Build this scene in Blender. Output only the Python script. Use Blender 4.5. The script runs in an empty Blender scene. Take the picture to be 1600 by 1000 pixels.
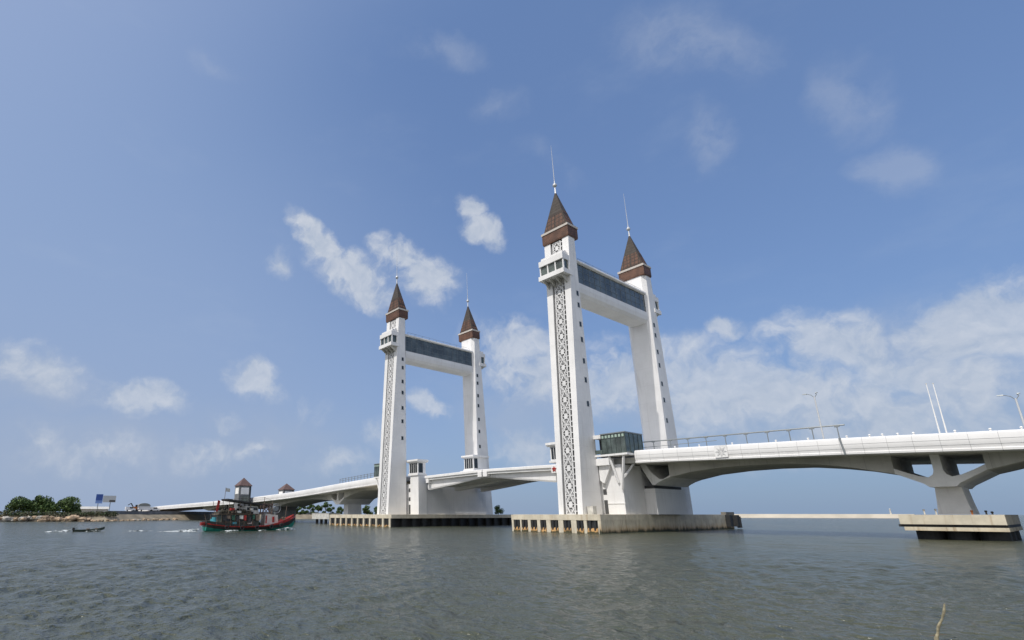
import bpy, bmesh, math, random
from mathutils import Vector, Matrix
R = math.radians
random.seed(7)
SC = bpy.context.scene
COL = SC.collection

# ------------------------------------------------------------------ camera
# world: X along the bridge (towards the right-hand approach), Y away across it, Z = 0 at eye height, water at -3.1
FPX, PPX, PPY, HOR = 809.35, 623.2, 571.4, 804.0
TH, PITCH = R(52.837), math.atan((HOR - PPY) / FPX)
CAM = Vector((59.547, -89.358, 0.0))
WATER = -3.1
cam = bpy.data.cameras.new('camera')
cam.sensor_fit = 'HORIZONTAL'; cam.sensor_width = 36.0
cam.lens = FPX / 1600 * 36
cam.shift_x = (800 - PPX) / 1600; cam.shift_y = (PPY - 500) / 1600
cam.clip_start = 0.2; cam.clip_end = 30000
camo = bpy.data.objects.new('camera', cam); COL.objects.link(camo)
camo.location = CAM; camo.rotation_euler = (R(90) + PITCH, 0, TH)
SC.camera = camo

def ray(x, y):                       # direction of the sky seen at a place of the photograph (used for the clouds)
    u, v = x - PPX, PPY - y
    Y = FPX * math.cos(PITCH) - v * math.sin(PITCH); Z = FPX * math.sin(PITCH) + v * math.cos(PITCH)
    return Vector((u * math.cos(TH) - Y * math.sin(TH), u * math.sin(TH) + Y * math.cos(TH), Z)).normalized()

# ------------------------------------------------------------------ exposure, sun, sky
SC.view_settings.view_transform = 'Standard'; SC.view_settings.look = 'None'
SC.view_settings.gamma = 1.0; SC.view_settings.exposure = 0.0
SUN_EL, SUN_AZ = R(54), R(3)         # from the camera side (-Y), a little towards +X
sd = Vector((math.sin(SUN_AZ) * math.cos(SUN_EL), -math.cos(SUN_AZ) * math.cos(SUN_EL), math.sin(SUN_EL)))
sl = bpy.data.lights.new('sun', 'SUN'); sl.energy = 3.5; sl.angle = R(0.53); sl.color = (1.0, 0.95, 0.88)
so = bpy.data.objects.new('sun', sl); COL.objects.link(so); so.location = (0, -60, 120)
so.rotation_euler = sd.to_track_quat('Z', 'Y').to_euler()

W = bpy.data.worlds.new('World'); SC.world = W; W.use_nodes = True
nt = W.node_tree; nt.nodes.clear()
def N(t, **k):
    n = nt.nodes.new(t)
    for a, b in k.items(): setattr(n, a, b)
    return n
def L(a, b): nt.links.new(a, b)
def setin(n, i, v):
    if hasattr(v, 'links') or isinstance(v, bpy.types.NodeSocket): L(v, n.inputs[i])
    else: n.inputs[i].default_value = v
def M(op, a, b=0.0, c=None, clamp=False):
    n = N('ShaderNodeMath', operation=op); n.use_clamp = clamp
    setin(n, 0, a); setin(n, 1, b)
    if c is not None: setin(n, 2, c)
    return n.outputs[0]
def VM(op, a, b):
    n = N('ShaderNodeVectorMath', operation=op); setin(n, 0, a); setin(n, 1, b); return n.outputs[0]
def MIX(f, a, b):
    n = N('ShaderNodeMix', data_type='RGBA'); setin(n, 0, f)
    setin(n, 6, a); setin(n, 7, b); return n.outputs[2]
def SMOOTH(x, lo, hi):
    n = N('ShaderNodeMapRange', interpolation_type='SMOOTHSTEP'); setin(n, 0, x)
    n.inputs[1].default_value = lo; n.inputs[2].default_value = hi; return n.outputs[0]
def NOISE(vec, scale, detail=6, rough=0.55):
    n = N('ShaderNodeTexNoise'); L(vec, n.inputs['Vector']); n.inputs['Scale'].default_value = scale
    n.inputs['Detail'].default_value = detail; n.inputs['Roughness'].default_value = rough; return n.outputs[0], n.outputs[1]
tc = N('ShaderNodeTexCoord'); gen = tc.outputs['Generated']
sky = N('ShaderNodeTexSky', sky_type='NISHITA'); sky.sun_disc = False
sky.sun_elevation = SUN_EL; sky.sun_rotation = R(174); sky.air_density = 1.0; sky.dust_density = 1.0; sky.ozone_density = 2.0
SKY_K = 0.085; BACK_FILL = 0.9
skyc = VM('MULTIPLY', sky.outputs[0], (SKY_K * 1.05, SKY_K * 1.36, SKY_K * 1.75))
sep = N('ShaderNodeSeparateXYZ'); L(gen, sep.inputs[0]); zz = sep.outputs[2]
# milky air low over the sea, a little brighter to the left of the view
hz = M('POWER', M('SUBTRACT', 1.0, M('ABSOLUTE', zz), clamp=True), 3.4)
skyc = MIX(0.35, skyc, (0.20, 0.30, 0.56, 1))
lf = N('ShaderNodeVectorMath', operation='DOT_PRODUCT'); L(gen, lf.inputs[0]); lf.inputs[1].default_value = (-0.98, -0.2, 0)
left = lf.outputs['Value']
hcol = MIX(SMOOTH(left, 0.15, 0.95), (0.25, 0.34, 0.49, 1), (0.33, 0.41, 0.56, 1))
skyc = MIX(0.14, skyc, (0.23, 0.36, 0.57, 1))
skyc = MIX(M('MULTIPLY', SMOOTH(left, 0.40, 1.0), 0.8), skyc, (0.30, 0.41, 0.635, 1))
skyc = MIX(M('MULTIPLY', hz, 0.85), skyc, hcol)
dn = N('ShaderNodeVectorMath', operation='DOT_PRODUCT'); L(gen, dn.inputs[0]); dn.inputs[1].default_value = sd
toward = dn.outputs['Value']          # hazier and paler towards the sun
skyc = MIX(M('MULTIPLY', SMOOTH(toward, 0.30, 0.80), 0.9), skyc, (0.34, 0.43, 0.64, 1))
# clouds: soft patches at fixed directions of the sky, broken up by noise
w1 = NOISE(gen, 9.0, 5)[1]
warp = VM('MULTIPLY', VM('SUBTRACT', w1, (0.5, 0.5, 0.5)), (0.10, 0.10, 0.10))
dirw = VM('ADD', gen, warp)
CLOUDS = [  # x, y, half width, half height (photo pixels), tilt, strength
 (500, 385, 72, 28, -42, 1.1), (560, 435, 80, 40, -30, 1.05), (625, 395, 52, 36, -20, 1.0), (665, 438, 54, 44, -50, .95), (732, 326, 20, 30, 20, .8), (752, 360, 36, 26, -20, .95), (440, 416, 34, 26, 0, .5),
 (1540, 505, 150, 80, -5, 1.0), (1285, 535, 120, 56, -5, 1.0), (1440, 582, 100, 42, 0, .95), (1150, 610, 150, 66, 8, 1.0), (1050, 575, 120, 56, 0, .7), (1330, 610, 260, 60, 0, .6),
 (825, 570, 110, 62, -25, 1.0), (955, 590, 105, 60, 0, .95), (1340, 640, 300, 74, 0, .78), (1560, 600, 140, 90, 0, .72), (1130, 515, 40, 20, 0, .7),
 (664, 638, 44, 26, -18, .95), (402, 600, 50, 34, -40, .85), (225, 622, 90, 36, 0, .82), (62, 572, 120, 46, -22, .62), (410, 710, 36, 30, 0, .72),
 (322, 706, 70, 34, -10, .62), (150, 712, 120, 40, 0, .60), (370, 660, 32, 22, 0, .6), (590, 672, 34, 24, 0, .6), (830, 700, 80, 40, 0, .6),
 (480, 640, 60, 30, 0, .45), (540, 720, 90, 30, 0, .5), (60, 690, 90, 36, 0, .5), (1230, 700, 300, 40, 0, .5)]
WISPS = [(1075, 70, 130, 56, -12, 1.0), (1330, 150, 105, 50, -40, .9), (1108, 220, 38, 56, 20, 1.1), (1398, 266, 66, 44, -5, 1.25),
 (690, 84, 70, 30, -10, .7), (330, 105, 50, 24, -20, .6), (775, 165, 40, 36, 0, .6), (860, 255, 90, 30, -30, .5)]
VEIL = [(1280, 655, 380, 70, 0, 1.0), (1560, 620, 220, 90, 0, .9), (1060, 640, 160, 60, 0, .9), (830, 640, 120, 70, 0, .9), (1440, 540, 220, 70, 0, .7), (150, 700, 300, 60, 0, .7), (60, 600, 160, 50, -20, .6), (420, 690, 160, 60, 0, .6)]
acc = wisp = veil = None
for n_, (cx_, cy_, rx, ry, tilt, st) in enumerate(CLOUDS + WISPS + VEIL):
    d = ray(cx_, cy_); r_ = (ray(cx_ + 20, cy_) - ray(cx_ - 20, cy_)).normalized()
    r_ = (r_ - d * r_.dot(d)).normalized(); u_ = r_.cross(d)
    k_ = (ray(cx_ + 20, cy_) - ray(cx_ - 20, cy_)).length / 40; ky = (ray(cx_, cy_ + 20) - ray(cx_, cy_ - 20)).length / 40
    t_ = R(tilt); ax = r_ * math.cos(t_) + u_ * math.sin(t_); az = u_ * math.cos(t_) - r_ * math.sin(t_)
    m = N('ShaderNodeMapping', vector_type='TEXTURE'); L(dirw, m.inputs[0])
    rot = Matrix((ax, d, az)).transposed()
    if rot.determinant() < 0: rot = Matrix((ax, -d, az)).transposed()
    m.inputs['Location'].default_value = d; m.inputs['Rotation'].default_value = rot.to_euler()
    m.inputs['Scale'].default_value = (rx * k_ * 1.5, 3.0, ry * ky * 1.5)
    g = N('ShaderNodeTexGradient', gradient_type='SPHERICAL'); L(m.outputs[0], g.inputs[0])
    v = M('MULTIPLY', g.outputs[1], st)
    if n_ < len(CLOUDS): acc = v if acc is None else M('MAXIMUM', acc, v)
    elif n_ < len(CLOUDS) + len(WISPS): wisp = v if wisp is None else M('MAXIMUM', wisp, v)
    else: veil = v if veil is None else M('MAXIMUM', veil, v)
n1 = NOISE(dirw, 15.0, 10, 0.58)[0]
n2 = NOISE(VM('ADD', dirw, (0.0, 0.006, -0.012)), 15.0, 6, 0.55)[0]
val = M('ADD', acc, M('MULTIPLY', M('SUBTRACT', n1, 0.5), M('ADD', 0.06, M('MULTIPLY', acc, 2.7))))
dens = SMOOTH(val, 0.20, 0.72)
shade = M('ADD', 0.55, M('MULTIPLY', M('SUBTRACT', n1, n2), 3.0), clamp=True)
ccol = MIX(shade, (0.44, 0.51, 0.62, 1), (0.68, 0.71, 0.76, 1))
thin = SMOOTH(NOISE(VM('MULTIPLY', gen, (1, 1, 2.4)), 5.0, 8, 0.6)[0], 0.50, 0.85)
skyc = MIX(M('MULTIPLY', thin, 0.10), skyc, (0.5, 0.58, 0.7, 1))
skyc = MIX(M('MULTIPLY', SMOOTH(M('ADD', veil, M('MULTIPLY', M('SUBTRACT', n1, 0.5), M('MULTIPLY', veil, 1.2))), 0.0, 0.85), 0.50), skyc, (0.40, 0.465, 0.585, 1))
skyc = MIX(M('MULTIPLY', dens, M('SUBTRACT', 0.84, M('MULTIPLY', hz, 0.42))), skyc, ccol)
wval = M('ADD', wisp, M('MULTIPLY', M('SUBTRACT', n1, 0.5), M('ADD', 0.06, M('MULTIPLY', wisp, 2.6))))
skyc = MIX(M('MULTIPLY', SMOOTH(wval, 0.12, 1.0), 0.27), skyc, (0.52, 0.57, 0.66, 1))
# unseen bright cloud sheet behind and above the viewer, added to lift the fill
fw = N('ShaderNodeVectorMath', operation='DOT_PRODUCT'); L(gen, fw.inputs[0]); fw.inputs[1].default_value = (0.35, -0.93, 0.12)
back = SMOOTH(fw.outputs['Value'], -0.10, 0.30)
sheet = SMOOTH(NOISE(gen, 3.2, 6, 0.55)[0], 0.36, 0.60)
skyc = MIX(M('MULTIPLY', back, M('MULTIPLY', sheet, BACK_FILL)), skyc, (1.15, 1.12, 1.08, 1))
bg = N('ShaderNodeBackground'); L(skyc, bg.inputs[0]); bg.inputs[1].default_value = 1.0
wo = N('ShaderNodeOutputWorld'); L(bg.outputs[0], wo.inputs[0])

# ------------------------------------------------------------------ materials
def mat(name, rgb, rough=0.6, metal=0.0, vary=0.0, vscale=1.0, stain=None, streak=0.0, spec=0.5, bump=0.0, bscale=4.0, extra=None):
    m = bpy.data.materials.new(name); m.use_nodes = True
    global nt
    nt = m.node_tree; b = nt.nodes['Principled BSDF']
    b.inputs['Roughness'].default_value = rough; b.inputs['Metallic'].default_value = metal
    b.inputs['Specular IOR Level'].default_value = spec
    c = (*rgb, 1); b.inputs['Base Color'].default_value = c
    tcn = N('ShaderNodeTexCoord'); geo = N('ShaderNodeNewGeometry'); pos = geo.outputs['Position']
    out = None
    if vary:
        f = NOISE(pos, vscale, 5)[0]
        out = MIX(SMOOTH(f, 0.3, 0.7), tuple(x * (1 - vary) for x in rgb) + (1,), tuple(min(1, x * (1 + vary * .6)) for x in rgb) + (1,))
    if streak:
        s = NOISE(VM('MULTIPLY', pos, (1.1, 1.1, 0.07)), 1.6, 5, 0.6)[0]
        out = MIX(M('MULTIPLY', SMOOTH(s, 0.52, 0.78), streak), out if out else c, (*(stain or tuple(x * .45 for x in rgb)), 1))
    if extra: out = extra(pos, out if out else c)
    if out is not None: L(out, b.inputs['Base Color'])
    if bump:
        bn = N('ShaderNodeBump'); L(NOISE(pos, bscale, 6)[0], bn.inputs['Height']); bn.inputs['Strength'].default_value = bump
        bn.inputs['Distance'].default_value = 0.1; L(bn.outputs[0], b.inputs['Normal'])
    return m
def lines(axis_period, width, col, strength):     # thin joints every so many metres along X and Z
    def f(pos, c):
        s = N('ShaderNodeSeparateXYZ'); L(pos, s.inputs[0]); o = c
        for ax, per in axis_period:
            fr = M('FRACT', M('DIVIDE', M('ADD', s.outputs[ax], 500.0), per))
            ln = M('LESS_THAN', fr, width / per)
            o = MIX(M('MULTIPLY', ln, strength), o, (*col, 1))
        return o
    return f
def tide(z0, z1, dark, rust=None):                # weed and rust belt at the waterline
    def f(pos, c):
        s = N('ShaderNodeSeparateXYZ'); L(pos, s.inputs[0])
        h = M('ADD', s.outputs[2], M('MULTIPLY', M('SUBTRACT', NOISE(VM('MULTIPLY', pos, (1, 1, .35)), 1.3, 5)[0], .5), 1.5))
        o = c
        if rust: o = MIX(M('MULTIPLY', M('SUBTRACT', 1.0, SMOOTH(h, z0, z1 + .9)), .65), o, (*rust, 1))
        return MIX(M('SUBTRACT', 1.0, SMOOTH(h, z0, z1)), o, (*dark, 1))
    return f
def both(*fs):
    def f(pos, c):
        for g in fs: c = g(pos, c)
        return c
    return f
WHITE = mat('white_paint', (0.765, 0.76, 0.755), 0.45, vary=.07, vscale=.22, streak=.42, stain=(.47, .455, .43), extra=lines([(2, 4.2)], .045, (.5, .5, .5), .35))
PANEL = mat('white_fascia_panel', (0.775, 0.77, 0.765), 0.4, vary=.05, vscale=.3, streak=.10, stain=(.5, .49, .47), extra=lines([(0, 2.45)], .05, (.35, .35, .36), .7))
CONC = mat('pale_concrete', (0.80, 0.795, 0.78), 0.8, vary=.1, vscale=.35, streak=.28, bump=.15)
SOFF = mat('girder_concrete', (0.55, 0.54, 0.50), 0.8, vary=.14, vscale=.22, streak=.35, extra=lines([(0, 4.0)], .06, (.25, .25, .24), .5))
PIERC = mat('stained_pier_concrete', (0.60, 0.545, 0.42), 0.85, vary=.18, vscale=.6, streak=.9, stain=(.20, .115, .05), bump=.2, extra=tide(-3.0, -2.3, (.035, .04, .025), (.36, .20, .06)))
SHADECONC = mat('shaded_grey_concrete', (0.24, 0.235, 0.225), 0.85, vary=.2, vscale=.4, streak=.35)  # girder concrete darkened, the shade on the left piers put into its colour
CREAM = mat('cream_concrete', (0.58, 0.53, 0.42), 0.8, vary=.16, vscale=.6, streak=.75, stain=(.30, .19, .085), bump=.15)
DIRTY = mat('weathered_dark_concrete', (0.17, 0.16, 0.14), 0.85, vary=.25, vscale=.7, streak=.4, extra=tide(-3.0, -2.4, (.03, .03, .02)))
RUST = mat('rusty_fender_foot', (0.46, 0.27, 0.11), 0.9, vary=.4, vscale=1.6, extra=tide(-3.0, -2.7, (.05, .045, .02)))
RUBBER = mat('black_rubber', (0.022, 0.024, 0.026), 0.7, vary=.3, vscale=2.)
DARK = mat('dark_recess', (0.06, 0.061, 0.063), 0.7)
SLOT = mat('grey_slot', (0.115, 0.116, 0.118), 0.7)
LAT = mat('white_lattice', (0.66, 0.66, 0.66), 0.5, vary=.1)
GLASS = mat('tinted_glass', (0.085, 0.105, 0.11), 0.12, vary=.5, vscale=.35, spec=.7)
GREEN = mat('green_glass', (0.075, 0.098, 0.092), 0.08, vary=.5, vscale=.7, spec=.6)
PANE = mat('dark_window_pane', (0.02, 0.025, 0.03), 0.12)
FRAME = mat('grey_metal', (0.22, 0.24, 0.25), 0.45, .4)
MULL = mat('pale_green_mullion', (0.34, 0.44, 0.38), 0.5)
DKFRAME = mat('dark_green_frame', (0.07, 0.09, 0.085), 0.4, .3)
EMBL = mat('pale_grey_relief', (0.56, 0.56, 0.56), 0.6)
GALV = mat('galvanised_steel', (0.55, 0.56, 0.57), 0.4, .3)
BROWN = mat('brown_roof_band', (0.11, 0.052, 0.031), 0.6, vary=.35, vscale=.9, streak=.4, stain=(.06, .03, .02))
SHING = mat('brown_shingles', (0.056, 0.046, 0.040), 0.75, vary=.25, vscale=1.2, extra=lines([(2, .8)], .2, (.03, .024, .02), .6))
RLOUV = mat('reddish_louvres', (0.115, 0.055, 0.034), 0.7, vary=.35, vscale=1.4, extra=lines([(2, .95), (0, 1.0), (1, 1.0)], .24, (.028, .018, .014), .85))
TRIM = mat('roof_trim', (0.50, 0.46, 0.42), 0.6, vary=.1)
ASPH = mat('asphalt', (0.05, 0.05, 0.052), 0.9)
RED = mat('red_paint', (0.33, 0.022, 0.018), 0.6, vary=.4, vscale=1.8, streak=.4, stain=(.10, .02, .015))
DRED = mat('dark_red_roof', (0.115, 0.075, 0.068), 0.7, vary=.2, vscale=1., extra=lines([(2, .4)], .08, (.1, .03, .03), .5))
TEAL = mat('teal_hull_paint', (0.015, 0.22, 0.17), 0.5, vary=.3, vscale=1.1, streak=.3)
BLACKP = mat('black_paint', (0.02, 0.022, 0.022), 0.55, vary=.3, vscale=1.5)
WOOD = mat('weathered_wood', (0.16, 0.12, 0.09), 0.8, vary=.35, vscale=2., streak=.3)
DGREEN = mat('dark_green_paint', (0.045, 0.062, 0.05), 0.6, vary=.4, vscale=1.2, streak=.3)
NETM = mat('green_net', (0.03, 0.10, 0.07), 0.95, vary=.6, vscale=5., bump=.8, bscale=9.)
TARP = mat('dark_tarpaulin', (0.03, 0.03, 0.032), 0.7, vary=.4, vscale=2.)
CYAN = mat('cyan_plastic', (0.05, 0.28, 0.34), 0.5)
OFFW = mat('dirty_white_paint', (0.55, 0.54, 0.50), 0.55, vary=.2, vscale=1.2, streak=.4, stain=(.25, .18, .12))
ORANGE = mat('orange_paint', (0.42, 0.13, 0.02), 0.5, vary=.2)
BLUE = mat('blue_sign', (0.02, 0.07, 0.30), 0.5, vary=.2, vscale=.5)
BLUE2 = mat('pale_blue_sign', (0.14, 0.25, 0.55), 0.5)
SIGNW = mat('pale_grey_sign', (0.38, 0.41, 0.44), 0.6)
SANDY = mat('sandy_ground', (0.26, 0.22, 0.16), 0.95, vary=.3, vscale=.15, bump=.3, bscale=1.)
SCRUB = mat('dry_scrub', (0.085, 0.085, 0.05), 0.95, vary=.45, vscale=.5)
SEAW = mat('grey_sea_wall', (0.17, 0.175, 0.185), 0.85, vary=.25, vscale=.3, streak=.3)
ROCK = mat('tan_rock', (0.42, 0.31, 0.21), 0.9, vary=.45, vscale=.35, bump=.5, bscale=2.)
ROCKG = mat('grey_rock', (0.36, 0.34, 0.31), 0.9, vary=.4, vscale=.5, bump=.5, bscale=2.)
BREAK = mat('pale_breakwater_concrete', (0.48, 0.44, 0.37), 0.9, vary=.15, vscale=.05)
LEAF = [mat('leaves_dark', (0.026, 0.055, 0.013), 0.7), mat('leaves_mid', (0.05, 0.095, 0.02), 0.7), mat('leaves_light', (0.09, 0.145, 0.03), 0.7)]
BARK = mat('bark', (0.12, 0.09, 0.065), 0.9, vary=.3, vscale=3.)
BAMB = mat('sun_bleached_bamboo', (0.33, 0.29, 0.19), 0.8, vary=.4, vscale=14., bump=.3, bscale=30.)

# ------------------------------------------------------------------ mesh helpers
WL = {}                                 # world location of every parent
class MB:
    def __init__(s): s.v = []; s.f = []; s.mi = []
    def add(s, vs, fs, mi=0):
        o = len(s.v); s.v += [Vector(p) for p in vs]
        s.f += [tuple(i + o for i in f) for f in fs]; s.mi += [mi] * len(fs); return s
    def hexa(s, p, mi=0):               # 8 corners: bottom ring, top ring
        return s.add(p, [(3, 2, 1, 0), (4, 5, 6, 7), (0, 1, 5, 4), (1, 2, 6, 5), (2, 3, 7, 6), (3, 0, 4, 7)], mi)
    def box(s, x0, x1, y0, y1, z0, z1, mi=0):
        return s.hexa([(x0, y0, z0), (x1, y0, z0), (x1, y1, z0), (x0, y1, z0), (x0, y0, z1), (x1, y0, z1), (x1, y1, z1), (x0, y1, z1)], mi)
    def loft(s, rings, mi=0, caps=True, closed=True):
        n = len(rings[0]); vs = [p for r in rings for p in r]; fs = []
        for i in range(len(rings) - 1):
            for j in range(n if closed else n - 1):
                k = (j + 1) % n; fs.append((i * n + j, i * n + k, (i + 1) * n + k, (i + 1) * n + j))
        if caps: fs.append(tuple(range(n - 1, -1, -1))); fs.append(tuple((len(rings) - 1) * n + j for j in range(n)))
        return s.add(vs, fs, mi)
    def prism_y(s, poly, y0, y1, mi=0):  # polygon in XZ pushed along Y
        return s.loft([[(x, y0, z) for x, z in poly], [(x, y1, z) for x, z in poly]], mi)
    def tube(s, a, b, r0, r1=None, n=8, mi=0):
        a, b = Vector(a), Vector(b); r1 = r0 if r1 is None else r1
        d = (b - a).normalized(); u = d.orthogonal().normalized(); w = d.cross(u)
        ring = lambda c, r: [c + (u * math.cos(2 * math.pi * i / n) + w * math.sin(2 * math.pi * i / n)) * r for i in range(n)]
        return s.loft([ring(a, r0), ring(b, r1)], mi)
    def bar(s, a, b, w, h=None, up=(0, 0, 1), mi=0):
        a, b = Vector(a), Vector(b); h = w if h is None else h
        d = (b - a).normalized(); u = d.cross(Vector(up))
        u = u.normalized() if u.length > 1e-4 else d.orthogonal().normalized(); v = d.cross(u)
        q = [(-1, -1), (1, -1), (1, 1), (-1, 1)]
        return s.loft([[p + u * (i * w / 2) + v * (j * h / 2) for i, j in q] for p in (a, b)], mi)
    def ball(s, c, r, n=10, m=6, sz=1.0, mi=0):
        rings = [[(c[0] + r * math.sin(math.pi * i / m) * math.cos(2 * math.pi * j / n), c[1] + r * math.sin(math.pi * i / m) * math.sin(2 * math.pi * j / n), c[2] - r * sz * math.cos(math.pi * i / m)) for j in range(n)] for i in range(1, m)]
        return s.loft(rings, mi)
    def build(s, name, m, parent=None, smooth=False, recalc=True):
        off = WL.get(parent.name, Vector((0, 0, 0))) if parent else Vector((0, 0, 0))
        me = bpy.data.meshes.new(name); me.from_pydata([tuple(p - off) for p in s.v], [], s.f)
        for mm in (m if isinstance(m, (list, tuple)) else [m]): me.materials.append(mm)
        me.polygons.foreach_set('material_index', s.mi)
        if recalc:
            b = bmesh.new(); b.from_mesh(me); bmesh.ops.recalc_face_normals(b, faces=b.faces); b.to_mesh(me); b.free()
        if smooth:
            me.polygons.foreach_set('use_smooth', [True] * len(me.polygons)); me.set_sharp_from_angle(angle=R(35))
        me.update()
        o = bpy.data.objects.new(name, me); COL.objects.link(o)
        if parent: o.parent = parent; WL[o.name] = off
        return o
def tag(o, label=None, cat=None, group=None, kind=None):
    for k, v in (('label', label), ('category', cat), ('group', group), ('kind', kind)):
        if v: o[k] = v
    return o
def thing(name, label, cat, loc, group=None):
    o = bpy.data.objects.new(name, None); COL.objects.link(o); o.location = loc; o.empty_display_size = .5
    WL[o.name] = Vector(loc); return tag(o, label, cat, group)
def mirror(mb, xm):                     # copy of a shape mirrored across the plane X = xm
    r = MB(); r.v = [Vector((2 * xm - p.x, p.y, p.z)) for p in mb.v]; r.f = list(mb.f); r.mi = list(mb.mi); return r
def copy_tree(o, move, label=None):
    c = o.copy(); COL.objects.link(c)
    if label: c['label'] = label
    c.location = o.location + Vector(move)
    for ch in list(o.children):
        d = ch.copy(); COL.objects.link(d); d.parent = c
        for g in list(ch.children):
            e = g.copy(); COL.objects.link(e); e.parent = d
    return c

# ------------------------------------------------------------------ water
def water_mat():
    global nt
    m = bpy.data.materials.new('river_water'); m.use_nodes = True; nt = m.node_tree
    b = nt.nodes['Principled BSDF']; geo = N('ShaderNodeNewGeometry'); pos = geo.outputs['Position']
    b.inputs['Roughness'].default_value = 0.16; b.inputs['IOR'].default_value = 1.33
    big = NOISE(VM('MULTIPLY', pos, (.012, .03, 1)), 1.0, 4)[0]
    L(MIX(SMOOTH(big, .35, .65), (0.069, 0.074, 0.050, 1), (0.056, 0.067, 0.051, 1)), b.inputs['Base Color'])
    h = None
    for sc, st, amp in ((0.25, (1, 1.6, 1), .5), (0.7, (1, 1.5, 1), .5), (2.4, (1, 1.35, 1), .22), (6.0, (1, 1.2, 1), .06)):
        rot = N('ShaderNodeMapping'); L(pos, rot.inputs[0]); rot.inputs['Rotation'].default_value = (0, 0, R(38)); rot.inputs['Scale'].default_value = st
        n = M('MULTIPLY', NOISE(rot.outputs[0], sc, 3, .55)[0], amp)
        h = n if h is None else M('ADD', h, n)
    bn = N('ShaderNodeBump'); L(h, bn.inputs['Height']); bn.inputs['Distance'].default_value = 1.0; bn.inputs['Strength'].default_value = 1.0
    L(bn.outputs[0], b.inputs['Normal']); return m
import numpy as np
def water_sheet():
    rng = np.random.default_rng(3)
    inv = np.concatenate([np.linspace(1 / 3.0, 1 / 9.0, 90, endpoint=False), np.linspace(1 / 9.0, 1 / 320.0, 560, endpoint=False), np.geomspace(1 / 320.0, 1 / 13000.0, 40)])
    r = 1 / inv; dr = np.gradient(r)
    c0 = math.atan2(math.cos(TH), -math.sin(TH))                       # towards the bridge
    a = np.concatenate([np.linspace(-1.15, 1.15, 860), np.linspace(1.15, 2 * math.pi - 1.15, 90)[1:-1]]) + c0
    A, RR = np.meshgrid(a, r); X = CAM.x + RR * np.cos(A); Y = CAM.y + RR * np.sin(A)
    sp = np.maximum(np.abs(dr)[:, None], RR * 0.0027)
    Z = np.zeros_like(X); n = 90
    for k in range(n):
        lam = 0.45 * (9.0 / 0.45) ** rng.random(); th = R(215) + rng.normal(0, .75); ph = rng.random() * 6.283
        amp = 0.044 * lam ** 0.75 / 6.283 * (1.0 if lam < 2.5 else .35)
        w = np.clip((lam / sp - 2.0) / 2.0, 0, 1)
        kk = 2 * math.pi / lam; p = kk * (X * math.cos(th) + Y * math.sin(th)) + ph
        env = 0.6 + 0.5 * np.sin(X * rng.normal(0, .35) / lam + Y * rng.normal(0, .35) / lam + rng.random() * 6)
        Z += amp * w * env * (np.sin(p) + .3 * np.sin(2 * p + .8))
    m, q = X.shape
    V = np.stack([X, Y, WATER + Z], -1).reshape(-1, 3)
    V = np.vstack([V, [[CAM.x, CAM.y, WATER]]])
    idx = np.arange(m * q).reshape(m, q); nx = np.roll(idx, -1, 1)
    F = np.stack([idx[:-1], nx[:-1], nx[1:], idx[1:]], -1).reshape(-1, 4)
    T = np.stack([np.full(q, m * q), nx[0], idx[0]], -1)
    me = bpy.data.meshes.new('water'); nv = len(V); nf = len(F) + len(T); nl = F.size + T.size
    me.vertices.add(nv); me.vertices.foreach_set('co', V.astype(np.float32).ravel())
    me.loops.add(nl); me.polygons.add(nf)
    me.loops.foreach_set('vertex_index', np.concatenate([F.ravel(), T.ravel()]).astype(np.int32))
    me.polygons.foreach_set('loop_start', np.concatenate([np.arange(len(F)) * 4, F.size + np.arange(len(T)) * 3]).astype(np.int32))
    me.polygons.foreach_set('use_smooth', np.ones(nf, bool))
    me.update(calc_edges=True); me.validate()
    if me.polygons[0].normal.z < 0: me.flip_normals()
    me.materials.append(water_mat())
    o = bpy.data.objects.new('water', me); COL.objects.link(o); return o
tag(water_sheet(), kind='structure')

# ------------------------------------------------------------------ bridge data
XM = -29.72                             # the bridge is symmetrical about mid span
TW = 31.08                              # tower to tower across the deck
def mx(x): return 2 * XM - x
ZT = [(-460, 3.0), (-335, 5.7), (-250, 6.5), (-174, 7.4), (-135, 8.35), (-115, 9.2), (-100, 9.95), (-85, 10.6), (-66, 11.35), (7, 11.45), (16, 11.15), (25, 10.78), (39.5, 10.25), (48, 9.8), (56, 9.4), (95, 7.8)]
def lerp(tab, x):
    if x <= tab[0][0]: return tab[0][1]
    for (a, b), (c, d) in zip(tab, tab[1:]):
        if x <= c: return b + (d - b) * (x - a) / (c - a)
    return tab[-1][1]
def zt(x): return (lerp(ZT, x - 4) + lerp(ZT, x) + lerp(ZT, x + 4)) / 3

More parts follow.
